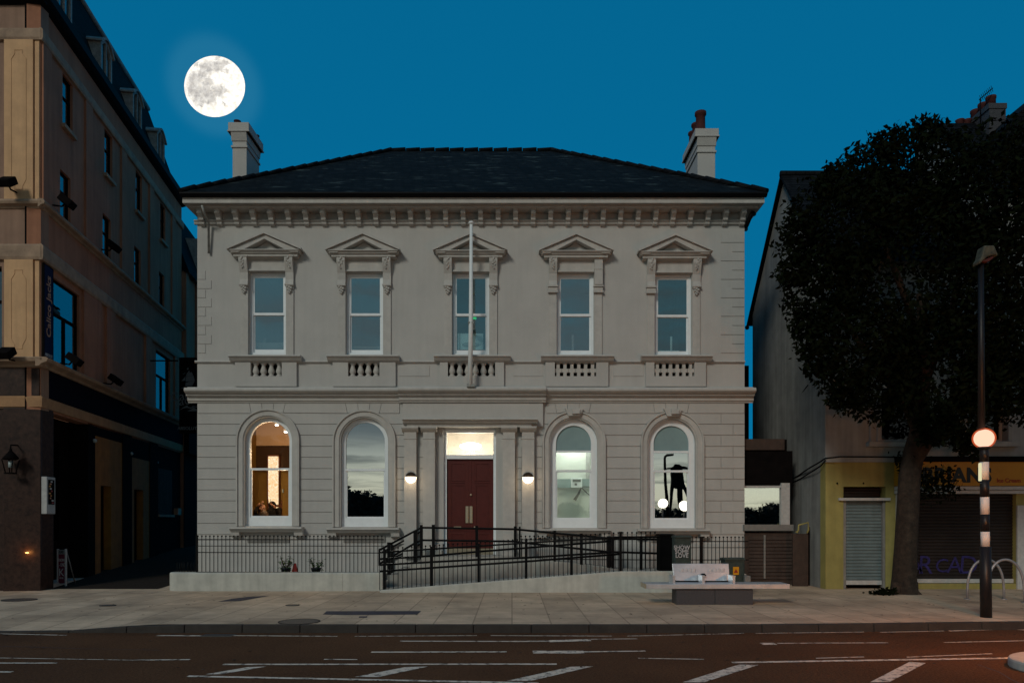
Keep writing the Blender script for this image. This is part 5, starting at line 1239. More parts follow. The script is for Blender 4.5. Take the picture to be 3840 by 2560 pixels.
q.box(cx_-.09, cx_+.09, Yl-.09, Yl+.09, lz(1776), lz(1771)); q.tube([(cx_, Yl, lz(1684)), (cx_, Yl, lz(1668)), (cx_, 17.06, lz(1664))], .016, 6); q.build('frame', 'pub_dark', t)
q = MB(); q.lathe((cx_, Yl, 0), [(.045, lz(1752)), (.05, lz(1728))], 12); q.build('bulb', 'lantern_glass', t)
t = thing('poster_board', AL(.25, .1, 1.95), 'white framed poster board of food pictures at the pub corner', 'poster')
q = MB(); q.box(.02, .44, -.12, -.0, 1.90, 2.76); mapped(q, fal).build('casing', 'alu_white', t, bevel=.006)
q = MB(); q.box(.08, .39, -.126, -.121, 2.12, 2.70); mapped(q, fal).build('print', 'pub_dark', t)
for i in range(10):
    q = MB(); a = rnd.uniform(.10, .28); z = 2.14+i*.055; q.box(a, a+rnd.uniform(.06,.1), -.130, -.127, z, z+.035); mapped(q, fal).build('picture', rnd.choice(['letter_pale', 'sign_amber', 'cone_red', 'letter_copper']), t)
t = thing('menu_board', (-10.92, 17.95, .2), 'narrow maroon pavement board with pale lettering and grey legs', 'sign')
Ya = 17.95; q = MB(); q.pbox(217, 243, 2062, 2186, Ya, Ya+.03); q.build('panel', 'board_maroon', t)
for a in (213, 243):
    q = MB(); q.pbox(a, a+4, 2057, 2198, Ya-.02, Ya+.03); q.build('leg', 'alu_white', t)
q = MB(); q.pbox(217, 243, 2060, 2077, Ya-.012, Ya-.001); q.build('header', 'letter_grey', t)
for s_, sz, y in (('FUND', .09, 2069), ('VENDING', .10, 2099), ('5 - UND', .12, 2117), ('K', .26, 2146), ('FOR ALL', .06, 2166)):
    text_mesh(s_, sz, W(230, y, Ya-.016), m='letter_pale' if s_ != 'FUND' else 'pub_dark', parent=t, ext=.002, sx=.46 if s_ != 'K' else .8)
q = MB(); q.tube([(W(215,2060,Ya).x, Ya+.03, W(215,2060,Ya).z), (W(215,2060,Ya).x, Ya+.4, .2)], .015, 6); q.tube([(W(245,2060,Ya).x, Ya+.03, W(215,2060,Ya).z), (W(245,2060,Ya).x, Ya+.4, .2)], .015, 6); q.build('leg', 'block_grey', t)
for px, py, tt in ((355, 1652, 2.95), (492, 1700, 5.7), (588, 1733, 8.25)):
    Y = PC[1]+tt; p = W(px, py, Y); t = thing('alley_globe_lamp', p, {355: 'small unlit globe lamp over the ochre door bay nearest the street', 492: 'small unlit globe lamp over the second ochre door bay', 588: 'small unlit globe lamp farthest down the alley'}[px], 'lamp', 'small unlit globe lamps along the alley')
    q = MB(); q.sphere(p, .06, 12, 8, 1, 1, .9); q.build('globe', 'lantern_glass', t); q = MB(); b = AL(tt+.02, 0, p.z+.02); q.tube([p, b], .02, 6); q.build('arm', 'pub_dark', t)
t = thing('notice_box', AL(10.3, .05, 1.9), 'small pale notice box on the dark alley wall near the white building', 'box')
q = MB(); q.box(10.2, 10.6, -.1, .05, 1.95, 2.2); mapped(q, fal).build('casing', 'letter_copper', t)
t = thing('indicator_light', W(98, 2070, 17.0), 'small glowing amber light on the dark granite front of the pub', 'light')
q = MB(); q.sphere(W(98, 2071, 17.04), .10, 12, 8, 1, .3, .36); q.build('lens', 'ember', t); light('indicator_glow', W(98, 2071, 16.93), 1.6, (1, .42, .1), .04)
# ================================================================ link building and gate on the right of the stucco house
lk_ = thing('link_building', (6.5, 18.95, .12), 'low dark link building with a band of reflecting glass behind the slatted gate', 'building')
Yk2 = 18.95; q = MB(); q.box(6.05, 7.43, 23.2, 26, 0, 6.6); q.box(5.95, 7.08, Yk2+.1, 23.19, 3.0, wz(1645,18.95)); q.pbox(2770, 2972, 1690, 1815, Yk2+.05, Yk2+.3); q.box(5.95, 7.0, Yk2+2, Yk2+2.2, 0, 3.0); q.build('wall', 'pub_dark', lk_)
q = MB(); q.pbox(2770, 2942, 1645, 1686, Yk2, Yk2+.1); q.build('fascia', 'gate_brown', lk_)
q = MB(); q.pbox(2770, 2930, 1820, 1828, Yk2, Yk2+.1); q.pbox(2930, 2962, 1810, 1980, Yk2-.02, Yk2+.1); q.build('window', 'alu_white', lk_)
q = MB(); q.pbox(2770, 2930, 1828, 1976, Yk2+.05, Yk2+.06); q.build('pane', 'glass_lower', lk_)
gt = thing('slatted_gate', (6.5, 18.75, .12), 'dark brown slatted gate under a grey ledge beside the stucco building', 'gate')
Yg2 = 18.75; q = MB(); x0, x1 = wx(2793, Yg2), wx(2972, Yg2)
for i in range(12):
    z1 = wz(2010+i*13.4, Yg2); q.prism([(Yg2, z1-.085), (Yg2-.03, z1-.085), (Yg2, z1)], x0, x1, 'x')
q.box(x0, x1, Yg2, Yg2+.05, .1, wz(1996,Yg2)); q.build('slat_panel', 'gate_brown', gt)
q = MB(); q.pbox(2865, 2871, 2005, 2168, Yg2-.06, Yg2-.02); q.build('post', 'block_grey', gt)
q = MB(); q.pbox(2792, 2976, 1966, 1989, Yg2-.1, Yg2+.2); q.build('ledge', 'block_grey', gt)
q = MB(); q.pbox(2793, 2808, 2010, 2170, Yg2-.05, Yg2-.01); q.build('post', 'gate_brown', gt)
t = thing('brown_hoarding', (wx(3000,18.3), 18.3, .12), 'plain brown boarded panel between the slatted gate and the yellow shop', 'panel')
q = MB(); q.pbox(2973, 3031, 2000, 2206, 18.3, 18.36); q.build('board', 'gate_brown', t)
q = MB(); q.pbox(3032, 3094, 1975, 2206, 18.5, 18.55); q.build('board', 'pub_dark', t)
q = MB(); q.tube(rl([(2985,1992),(2990,1996),(2994,1985),(2995,1968),(3030,1958),(3032,1985),(3026,1998)], 18.26), .022, 6); q.build('bent_bracket', 'shop_yellow', t)
# ================================================================ gabled shop house
HX, HF, HB, HR = 7.45, 17.6, 22.9, 20.2
sh = thing('shop_house', (10.5, HF, .12), 'gabled house with yellow shop front, roller shutters and amber name board', 'building')
XE = wx(3480, HR) ; ZE, ZR = 8.1, 11.12
q = MB(); q.prism([(HF, -.05), (HF, ZE), (HR, ZR), (HB, ZE), (HB, -.05)], HX, HX+.3, 'x'); q.build('gable_wall', 'house_gable', sh)
# front wall with openings, rails in photo pixels
def hx(p): return (p-CX)*HF/F
def hz(p): return CZ+(HY-p)*HF/F
dr = [(hx(3160), .05), (hx(3318), .05), (hx(3318), hz(1824)), (hx(3160), hz(1824))]
w1 = [(hx(3297), hz(1655)), (hx(3470), hz(1655)), (hx(3470), hz(1200)), (hx(3297), hz(1200))]
w2 = [(hx(3620), hz(1655)), (hx(3770), hz(1655)), (hx(3770), hz(1200)), (hx(3620), hz(1200))]
bs = [(hx(3428), .25), (hx(3806), .25), (hx(3806), hz(1850)), (hx(3428), hz(1850))]
q = MB(); wall_holes(q, [(HX+.302, hz(1732)), (HX+14, hz(1732)), (HX+14, ZE), (HX+.302, ZE)], [w1, w2], HF, HF+.3); q.box(HX+.0, HX+.3, HF-.012, HF-.002, hz(1732), ZE); q.build('wall', 'house_render', sh)
q = MB(); wall_holes(q, [(HX-.004, -.05), (hx(3860), -.05), (hx(3860), hz(1733)), (HX-.004, hz(1733))], [dr, bs], HF-.04, HF+.26); q.box(hx(3862), HX+14, HF-.04, HF+.2, -.05, hz(1733)); q.build('shop_front', 'shop_yellow', sh)
q = MB(); q.box(HX+.35, HX+14, HF+.32, HF+.36, 0, ZE-.2); q.build('room', 'pub_dark', sh)
for lp in (w1, w2):
    a, b, z0, z1 = lp[0][0], lp[1][0], lp[0][1], lp[2][1]
    q = MB(); ring_xz(q, rc(a-.24, b+.17, z0-.02, z1+.2), rc(a, b, z0, z1), HF-.07, HF); ring_xz(q, rc(a-.1, b+.08, z0-.01, z1+.1), rc(a, b, z0, z1), HF-.12, HF-.07); q.box(a-.32, b+.25, HF-.18, HF, z0-.13, z0-.022); f = q.build('window', 'house_render', sh)
    q = MB(); ring_xz(q, rc(a, b, z0, z1), rc(a+.06, b-.06, z0+.06, z1-.06), HF+.12, HF+.18); q.box(a, b, HF+.12, HF+.17, z0+1.3, z0+1.36); q.build('sash', 'alu_white', f)
    q = MB(); q.box(a+.05, b-.05, HF+.15, HF+.16, z0+.05, z1-.05); q.build('pane', 'glass_dark', f)
q = MB(); q.box(HX-.03, hx(3900), HF-.10, HF, hz(1733), hz(1712)); q.build('ledge', 'house_render', sh)
q = MB(); q.tube([W(2946,1808,20.2), W(2990,1785,19.3), W(3030,1757,18.45), W(3075,1731,17.7), W(3094,1718,17.5), W(3150,1712,17.5), W(3360,1713,17.5)], .018, 6); q.tube([W(2946,1822,20.2), W(3000,1795,19.1), W(3060,1758,17.9), W(3082,1742,17.6), W(3096,1724,17.48)], .016, 6)
q.build('cable', 'gutter_black', sh); q = MB()
q.tube([W(2965,1545,20.2), W(2990,1500,19.4), W(3030,1443,18.6)], .018, 6); q.build('cable', 'gutter_black', sh); q = MB(); q.tube([W(2975,1548,20.0), W(3000,1503,19.3), W(3040,1446,18.5)], .018, 6); q.build('cable', 'gutter_black', sh)
# shutters
def corr(q, x0, x1, z0, z1, y, pitch, dep):
    n = max(2, int((z1-z0)/pitch)); prof = []
    for i in range(n):
        a = z0+(z1-z0)*i/n; b = z0+(z1-z0)*(i+1)/n
        prof += [(y, a), (y-dep, a+(b-a)*.35), (y-dep, a+(b-a)*.65), (y, b-.004)]
    prof += [(y+.05, z1), (y+.05, z0)]; q.prism(prof, x0, x1, 'x')
q = MB(); corr(q, hx(3172), hx(3308), .32, hz(1868), HF+.06, .077, .022); dsh = q.build('roller_shutter', 'shutter_grey', sh)
q = MB(); q.box(hx(3172), hx(3308), HF+.02, HF+.08, .22, .32); q.build('bottom_rail', 'alu_white', dsh)
q = MB(); q.box(hx(3160), hx(3171), HF-.02, HF+.1, .06, hz(1868)); q.box(hx(3309), hx(3318), HF-.02, HF+.1, .06, hz(1868)); q.build('guide', 'block_grey', dsh)
q = MB(); corr(q, hx(3166), hx(3312), hz(1862), hz(1826), HF+.16, .06, .02); q.build('shutter_box', 'shutter_dark', dsh)
q = MB(); q.box(hx(3140), hx(3332), HF-.10, HF-.03, hz(1876), hz(1866)); q.build('lintel_rail', 'alu_white', dsh)
q = MB(); corr(q, hx(3430), hx(3804), .36, hz(1852), HF+.08, .075, .02); bsh = q.build('roller_shutter', 'shutter_dark', sh)
q = MB(); q.box(hx(3430), hx(3804), HF+.03, HF+.1, .26, .355); q.build('bottom_rail', 'alu_white', bsh)
q = MB(); q.box(hx(3806), hx(3832), HF-.09, HF-.03, .1, hz(1894)); q.build('jamb', 'alu_white', sh); q = MB(); q.box(hx(3355), hx(3366), HF-.09, HF-.03, .1, hz(1830)); q.build('jamb', 'alu_white', sh)
for wd, px, py, sz in (('R', 3468, 2120, .62), ('C', 3530, 2122, .46), ('A', 3578, 2120, .55), ('D', 3630, 2120, .62)):
    text_mesh(wd, sz, W(px, py, HF+.055), m='graffiti', parent=bsh, ext=.002, name='graffiti', shear=.08)
text_mesh('A', .5, W(3436, 2126, HF+.055), m='graffiti', parent=bsh, ext=.002, name='graffiti')
q = MB(); q.box(hx(3350), hx(3870), HF-.24, HF-.041, hz(1822), hz(1734)); sg = q.build('name_board', 'sign_amber', sh)
q = MB(); q.box(hx(3346), hx(3874), HF-.29, HF-.041, hz(1734), hz(1714)); q.box(hx(3352), hx(3358), HF-.25, HF-.24, hz(1822), hz(1735)); q.build('board_hood', 'pub_dark', sg)
q = MB(); q.box(hx(3350), hx(3870), HF-.22, HF-.041, hz(1837), hz(1824)); q.box(hx(3350), hx(3870), HF-.19, HF-.041, hz(1851), hz(1839)); q.build('shutter_housing', 'alu_white', sg)
text_mesh('BRIANS', .46, W(3588, 1783, HF-.245), m='sign_black', parent=sg, off=.020, space=1.08, ext=.006)
text_mesh('Ice Cream', .135, W(3783, 1801, HF-.245), m='sign_red', parent=sg, off=.003, ext=.004)
q = MB(); q.tube([W(3140,1810,17.54), W(3140,1812,17.52)], .02, 6); q.tube([W(3238,1810,17.54), W(3238,1812,17.52)], .02, 6); q.build('fixing', 'pub_dark', sh)
q = MB(); q.add([(HX-.12, HF-.25, ZE-.28), (XE, HF-.25, ZE-.28), (XE, HR, ZR+.08), (HX-.12, HR, ZR+.08), (HX-.12, HB+.25, ZE-.28), (XE, HB+.25, ZE-.28), (HX-.12, HF-.25, ZE-.38), (HX-.12, HR, ZR-.03), (HX-.12, HB+.25, ZE-.38)], [(0,1,2,3), (3,2,5,4), (0,3,7,6), (3,4,8,7)]); rf = q.build('roof', 'slate_dark', sh)
q = MB(); q.tube([(HX-.12, HR, ZR+.08), (XE, HR, ZR+.08)], .09, 8); q.build('ridge_tile', 'slate_dark', rf)
q = MB(); q.tube([(HX-.1, HB+.2, ZE-.32), (HX-.1, HF-.2, ZE-.3)], .03, 6) if False else q.sphere((HX-.1, HB+.22, ZE-.33), .07, 8, 6); q.build('gutter_end', 'gutter_black', sh)
# taller neighbours
nb = thing('tall_house', (13.5, HF, .12), 'taller dark house behind the tree with a chimney of red pots on its ridge', 'building')
zt2 = CZ+(HY-462)*HR/F
q = MB(); q.prism([(HF+.02, ZE-.3), (HF+.02, 9.6), (HR, zt2-.06), (HB, 9.6), (HB, ZE-.3)], XE+.01, HX+13.9, 'x'); q.build('wall', 'house_gable', nb)
q = MB(); q.add([(XE-.05, HF-.2, 9.45), (22, HF-.2, 9.45), (22, HR, zt2), (XE-.05, HR, zt2), (22, HB+.2, 9.45), (XE-.05, HB+.2, 9.45)], [(0,1,2,3), (3,2,4,5)]); q.build('roof', 'slate_dark', nb)
Yc = 19.6; x0, x1 = wx(3710,Yc), wx(3772,Yc); zt = wz(388,Yc)
q = MB(); q.box(x0, x1, Yc, Yc+.95, 10.5, zt); q.box(x0-.03, x1+.02, Yc-.02, Yc+.97, zt-.14, zt-.0); ch = q.build('chimney', 'granite', nb)
for i in range(3):
    q = MB(); q.lathe((x0+.13, Yc+.14+.33*i, zt), [(.12, 0), (.115, .17), (.13, .19), (.13, .25), (.09, .25)], 14); q.build('pot', 'terracotta', ch)
q = MB(); q.box(x0-.45, x0-.035, Yc+.55, Yc+1.1, 11.5, zt-.28); q.build('stepped_stack', 'pub_dark', nb)
for i in range(2):
    q = MB(); q.lathe((x0-.33+.2*i, Yc+.75, zt-.28), [(.11, 0), (.10, .2), (.12, .24), (.08, .24)], 12); q.build('pot', 'terracotta', nb)
t = thing('roof_aerial', W(3676, 470, 19.5), 'thin television aerial on a pole beside the far chimney', 'aerial')
q = MB(); q.tube(rl([(3678,470),(3676,380),(3676,370)], 19.5), .015, 6); q.build('mast', 'gutter_black', t)
q = MB(); a, b = W(3672,374,19.5), W(3723,331,19.5); q.tube([a, b], .014, 6)
for i in range(8):
    p = a.lerp(b, .12*i+.1); q.tube([p+Vector((-.09,-.1,.02)), p+Vector((.09,.1,-.02))], .006, 5)
q.build('boom', 'gutter_black', t)
e = thing('end_house', (15, 18.6, .12), 'steep dark roof slope rising at the right edge beyond the chimney', 'building')
q = MB(); q.prism([(wx(3775,18.2), 9.7), (wx(3775,18.2), wz(468,18.2)), (wx(3960,18.2), wz(290,18.2)), (20, wz(470,18.2)), (20, 9.7)], 18.2, 24); q.build('roof', 'slate_dark', e)
# ================================================================ street tree
def leaf(q, p, L, rng, droop=.3):
    d = Vector((rng.gauss(0,1), rng.gauss(0,1), rng.gauss(-droop, .8))).normalized(); s = d.cross(Vector((rng.gauss(0,1), rng.gauss(0,1), rng.gauss(0,1)))).normalized(); n = d.cross(s)
    q.add([p, p+d*L*.45+s*L*.26+n*L*.06, p+d*L, p+d*L*.5-s*L*.26+n*L*.06], [(0,1,2),(0,2,3)])
tr = thing('street_tree', (8.82, 16.55, .12), 'big dark leafy street tree standing before the yellow shop', 'tree')
YT = 16.5; rng = random.Random(11); lf = MB(); tw = MB()
CL = [(3420,1000,400,15.2),(3160,850,225,15.4),(3085,1060,160,15.6),(3200,1290,205,15.2),(3450,690,215,15.3),(3680,720,255,15.0),(3790,1100,330,14.6),(3540,1390,240,15.0),(3300,1440,150,15.6),(3740,1440,160,14.8),(3590,1570,105,15.0),(3270,640,125,15.6),(3960,820,380,14.6),(3960,1320,300,14.6),(3090,1330,85,15.6),(3180,1470,80,15.6),(3500,1600,70,15.6),(3010,870,80,15.5),(2985,1010,65,15.5),(3340,545,70,15.5),(3120,690,70,15.6),(3480,500,60,15.5),(3640,1660,50,15.2),(3030,1210,70,15.5)]
for (px, py, r, Y) in CL:
    c = W(px, py, Y); rr = r*Y/F; n = int(1350*rr*rr + 220)
    for i in range(n):
        v = Vector((rng.gauss(0,1), rng.gauss(0,1), rng.gauss(0,1))).normalized(); k = rng.uniform(.25, 1.0)**.5 * (1 + .16*rng.random()*math.sin(v.x*7+v.z*9+px))
        p = c + Vector((v.x*rr*k, v.y*min(rr, 1.9)*k, v.z*rr*k))
        if p.y > 17.15: continue
        leaf(lf, p, rng.uniform(.09, .18), rng)
# sprays poking out of the outline
for (px, py) in ((2925,850),(2905,930),(2912,1000),(2935,1130),(2962,780),(2985,745),(3110,622),(3140,600),(3230,540),(3255,560),(3300,500),(3362,480),(3380,500),(3400,470),(3430,450),(3466,442),(3500,455),(3540,470),(3600,472),(3120,1520),(3145,1555),(3225,1560),(3280,1590),(3560,1675),(3605,1700),(3665,1680),(3500,1655),(2990,1330),(2975,1240),(3080,1470),(3790,450),(3300,1590)):
    c = W(px, py, 15.4)
    up_ = 1 if py < 1200 else -1
    d = Vector((rng.uniform(-.4,.2), rng.uniform(-.3,.3), up_*rng.uniform(.2,.8))).normalized(); b = c - d*.5
    tw.tube([b, c], [.008, .003], 4)
    for i in range(34): leaf(lf, b.lerp(c, rng.random()) + Vector((rng.uniform(-.1,.1), rng.uniform(-.1,.1), rng.uniform(-.1,.1))), rng.uniform(.08,.15), rng)
# low spray in front of the name board
for (px, py, r, n) in ((3500,1810,48,260), (3560,1830,36,120), (3460,1830,40,160), (3425,1740,36,120), (3550,1770,22,50), (3370,1715,16,30)):
    c = W(px, py, 16.6); rr = r*16.6/F
    for i in range(n):
        v = Vector((rng.gauss(0,1), rng.gauss(0,1), rng.gauss(0,1)))*.6; leaf(lf, c + Vector((v.x*rr, v.y*min(rr,.2), v.z*rr)), rng.uniform(.07,.13), rng)
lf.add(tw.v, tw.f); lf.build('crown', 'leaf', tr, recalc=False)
q = MB()
def tp(px, py, Y=YT): return W(px, py, Y)
q.tube([W(3392,2240,YT), W(3390,2215,YT), W(3392,2170,YT), W(3398,2060,YT), W(3404,1900,YT), W(3410,1780,YT), W(3425,1700,YT), W(3450,1600,16.2), W(3470,1400,15.8), W(3450,1100,15.4)], [.36, .29, .255, .235, .225, .22, .20, .17, .12, .06], 18)
q.tube([W(3412,1790,YT), W(3440,1720,16.4), W(3490,1640,16.2), W(3540,1560,16.0), W(3640,1400,15.6), W(3720,1150,15.2)], [.17, .14, .12, .10, .08, .04], 12)
q.tube([W(3445,1620,16.2), W(3380,1480,15.9), W(3250,1320,15.6), W(3130,1150,15.5)], [.12, .09, .07, .03], 10); q.tube([W(3460,1450,15.9), W(3560,1200,15.5), W(3620,900,15.3)], [.09, .07, .03], 10); q.tube([W(3460,1300,15.7), W(3350,1000,15.5), W(3250,760,15.4)], [.08, .06, .02], 10)
for (a, b) in (((3360,2225),(3320,2236)), ((3425,2222),(3455,2234)), ((3395,2228),(3400,2245))): q.tube([W(a[0], a[1]-40, 16.4), W(a[0], a[1], 16.35), W(b[0], b[1], 16.25)], [.10, .10, .03], 8)
for i, v in enumerate(q.v):
    k = .018*math.sin(v.z*9 + math.atan2(v.y-16.5, v.x-8.9)*5) + .01*math.sin(v.z*23+v.x*30); q.v[i] = v + Vector((k, k*.5, 0))
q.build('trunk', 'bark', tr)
# weeds at the tree foot
w = thing('weed_clump', W(3315, 2228, 16.2), 'dark clump of weeds at the foot of the street tree', 'weeds')
q = MB(); c = W(3315, 2228, 16.2)
for i in range(260):
    p = Vector((c.x + rng.gauss(0,.13), c.y + rng.gauss(0,.08), .12 + abs(rng.gauss(0,.05)))); leaf(q, p, rng.uniform(.06,.12), rng, -.4)
q.build('foliage', 'leaf', w, recalc=False)
# ================================================================ what stands across the street, seen in the window glass
MY = 2*18.95
def back(px, py, Ym):
    """point behind the camera whose mirror image in the facade glass falls at px, py"""
    p = W(px, py, Ym); return Vector((p.x, MY - Ym, p.z))
TL = [(760,1700,80),(905,1655,82),(1010,1640,84),(1090,1665,82),(1240,1835,72),(1300,1838,72),(1360,1842,73),(1420,1860,72),(1480,1850,74),(1560,1860,74),(1700,1870,76),(1850,1880,76),(2000,1880,76),(2130,1885,76),(2260,1890,76),(2360,1880,76),(2440,1905,74),(2520,1908,74),(2600,1912,74),(2680,1890,74),(2800,1905,74),(2900,1890,74)]
kinds = ['dark bushy tree across the street mirrored in the window glass']
q = MB(); rg = random.Random(3)
for i in range(2600):
    v = Vector((rg.gauss(0,1), rg.gauss(0,1), rg.gauss(0,1))).normalized(); k = rg.uniform(.3,1)**.5 * (1+.25*rg.random())
    leaf(q, Vector((v.x*k, v.y*k, 1 + v.z*k)), rg.uniform(.14,.34), rg)
tt = thing('far_tree', (0, -40, 0), kinds[0], 'tree', 'trees across the street')
for i, v in enumerate(q.v): q.v[i] = v + Vector((0, -40, 0))
cm = q.build('crown', 'leaf_far', tt, recalc=False)
q = MB(); q.tube([(0,-40,0), (0,-40,1.2)], [.07,.03], 8); tm = q.build('trunk', 'bark', tt)
for i, (px, py, Ym) in enumerate(TL):
    p = back(px, py, Ym); o = tt if i == 0 else copy_tree(tt)
    h = p.z/2.1; o.location = (p.x, p.y, 0); o.scale = (max(h, 1.1)*rg.uniform(.9,1.15), max(h, 1.1), h); o.rotation_euler = (0, 0, rg.uniform(0, 6.28))
tw_ = thing('splay_tower', back(2545, 1950, 78), 'dark splay legged tower with side arms mirrored in the rightmost ground floor window', 'tower')
def bk(px, py, Ym=78): return back(px, py, Ym)
def cw(x, y): return (2400 + x*.287, 1550 + y*.287)
q = MB()
def bprism(pts, Ym, dep, m, nm, par):
    P = [back(*cw(*p), Ym) for p in pts]; y0 = P[0].y; q = MB(); q.prism([(p.x, p.z) for p in P], y0-dep/2, y0+dep/2); q.build(nm, m, par)
bprism([(395,790),(400,720),(440,690),(460,665),(510,668),(545,690),(560,780),(580,900),(560,1000),(460,985),(395,960)], 78, .5, 'cabinet_black', 'tower_body', tw_)
for pts in ([(395,900),(435,930),(412,1300),(383,1300)], [(478,930),(548,960),(570,1300),(515,1300)], [(560,860),(600,960),(668,1130),(664,1185),(570,1000)]): bprism(pts, 78, .3, 'cabinet_black', 'leg', tw_)
bprism([(340,712),(410,705),(440,690),(560,690),(638,712),(638,728),(560,722),(400,728),(340,730)], 78, .6, 'cabinet_black', 'side_arm', tw_)
lpst = thing('street_lamp', back(2494, 1950, 50), 'tall dark street lamp mirrored in the rightmost ground floor window', 'street lamp')
q = MB(); q.tube([back(*cw(365,1400), 50)] + [back(*cw(*p), 50) for p in ((360,1250),(330,900),(318,700),(316,600),(322,565),(340,552))], [.12,.12,.10,.09,.08,.08,.07], 8); q.build('pole', 'cabinet_black', lpst)
q = MB(); a, b = back(*cw(340,548), 50), back(*cw(435,538), 50); q.obox((a+b)/2, b-a, (b-a).length/2, (0,1,0), .16, (0,0,1), .07); q.build('lamp_head', 'cabinet_black', lpst)
for x, y, lab in ((300, 1172, 'glowing white globe lamp mirrored in the rightmost window, left of the tower legs'), (578, 1205, 'glowing white globe lamp mirrored in the rightmost window, over the tower legs')):
    p = back(*cw(x, y), 40); t = thing('globe_lamp', (p.x, p.y, .12), lab, 'street lamp', 'globe lamps across the street')
    q = MB(); q.sphere(p, .27, 18, 12); q.build('globe', 'globe_white', t); q = MB(); q.tube([(p.x, p.y, .1), (p.x, p.y, p.z-.24)], .05, 10); q.build('pole', 'beacon_black', t)
# ================================================================ moon, sky, sun
mc = W(805, 325, 1800); mr_ = 113.5*1800/F
t = thing('full_moon', mc, 'full moon glowing over the left chimney', 'moon')
m = bpy.data.materials.new('moon_surface'); m.use_nodes = True; nt = m.node_tree; nt.nodes.remove(nt.nodes['Principled BSDF']); out = nt.nodes['Material Output']
tc = nd(nt, 'ShaderNodeTexCoord'); nz = nd(nt, 'ShaderNodeTexNoise'); nz.inputs['Scale'].default_value = 6.0/mr_*1.6; nz.inputs['Detail'].default_value = 7; nz.inputs['Roughness'].default_value = .62; lk(nt, tc.outputs['Object'], nz.inputs[0])
sc_ = nd(nt, 'ShaderNodeVectorMath', operation='SCALE'); sc_.inputs[3].default_value = 1/mr_; lk(nt, tc.outputs['Object'], sc_.inputs[0])
of = nd(nt, 'ShaderNodeVectorMath', operation='SUBTRACT'); lk(nt, nz.outputs['Color'], of.inputs[0]); of.inputs[1].default_value = (.5, .5, .5)
of2 = nd(nt, 'ShaderNodeVectorMath', operation='SCALE'); of2.inputs[3].default_value = .38; lk(nt, of.outputs[0], of2.inputs[0])
ad = nd(nt, 'ShaderNodeVectorMath', operation='ADD'); lk(nt, sc_.outputs[0], ad.inputs[0]); lk(nt, of2.outputs[0], ad.inputs[1])
fl = nd(nt, 'ShaderNodeVectorMath', operation='MULTIPLY'); fl.inputs[1].default_value = (1, 0, 1); lk(nt, ad.outputs[0], fl.inputs[0]); ad = fl
acc = None
for bx_, by_, br_ in ((1760,600,72),(1850,590,60),(1895,558,42),(1660,690,72),(1640,770,70),(1720,660,52),(1775,725,50),(1700,830,82),(1785,845,66),(1850,800,60),(1890,790,36),(1838,506,26),(1922,622,20),(1665,560,30),(1890,888,14),(1700,905,14),(1740,770,60)):
    u, v = (bx_-1803)/253, (727-by_)/253; y = 0
    ds = nd(nt, 'ShaderNodeVectorMath', operation='DISTANCE'); lk(nt, ad.outputs[0], ds.inputs[0]); ds.inputs[1].default_value = (u, y, v)
    mp = nd(nt, 'ShaderNodeMapRange', interpolation_type='SMOOTHSTEP'); rr = br_/253; mp.inputs[1].default_value = rr*1.32; mp.inputs[2].default_value = rr*.45; lk(nt, ds.outputs['Value'], mp.inputs[0])
    if acc is None: acc = mp.outputs[0]
    else:
        mx = nd(nt, 'ShaderNodeMath', operation='MAXIMUM'); lk(nt, acc, mx.inputs[0]); lk(nt, mp.outputs[0], mx.inputs[1]); acc = mx.outputs[0]
nz2 = nd(nt, 'ShaderNodeTexNoise'); nz2.inputs['Scale'].default_value = 9/mr_; nz2.inputs['Detail'].default_value = 6; lk(nt, tc.outputs['Object'], nz2.inputs[0])
cr = nd(nt, 'ShaderNodeValToRGB'); cr.color_ramp.elements[0].position = .3; cr.color_ramp.elements[0].color = (.74, .68, .58, 1); cr.color_ramp.elements[1].position = .62; cr.color_ramp.elements[1].color = (1, .97, .90, 1); lk(nt, nz2.outputs['Fac'], cr.inputs[0])
nz3 = nd(nt, 'ShaderNodeTexNoise'); nz3.inputs['Scale'].default_value = 5/mr_; nz3.inputs['Detail'].default_value = 8; nz3.inputs['Roughness'].default_value = .7; lk(nt, tc.outputs['Object'], nz3.inputs[0])
mt = nd(nt, 'ShaderNodeMapRange'); mt.inputs[1].default_value = .32; mt.inputs[2].default_value = .62; mt.inputs[3].default_value = .35; mt.inputs[4].default_value = 1; lk(nt, nz3.outputs['Fac'], mt.inputs[0])
am = nd(nt, 'ShaderNodeMath', operation='MULTIPLY'); lk(nt, acc, am.inputs[0]); lk(nt, mt.outputs[0], am.inputs[1]); acc = am.outputs[0]
mx = nd(nt, 'ShaderNodeMix', data_type='RGBA'); lk(nt, acc, mx.inputs[0]); lk(nt, cr.outputs[0], mx.inputs[6]); mx.inputs[7].default_value = (.36, .345, .33, 1)
em = nd(nt, 'ShaderNodeEmission'); em.inputs['Strength'].default_value = 1.3; lk(nt, mx.outputs[2], em.inputs['Color']); lk(nt, em.outputs[0], out.inputs['Surface'])
MATS['moon_surface'] = m
q = MB(); q.sphere(mc, mr_, 96, 64, 1, .25, 1); q.build('moon_disc', 'moon_surface', t)
w = bpy.data.worlds.new('World'); SC.world = w; w.use_nodes = True; nt = w.node_tree
bg = nt.nodes['Background']; bg.inputs['Strength'].default_value = .1
SUN_AZ, SUN_EL = R(-28), R(32)
sky = nd(nt, 'ShaderNodeTexSky', sky_type='NISHITA'); sky.sun_disc = False; sky.sun_elevation = SUN_EL; sky.sun_rotation = math.pi + SUN_AZ*-1*-1
tc = nd(nt, 'ShaderNodeTexCoord'); sp = nd(nt, 'ShaderNodeSeparateXYZ'); lk(nt, tc.outputs['Generated'], sp.inputs[0])
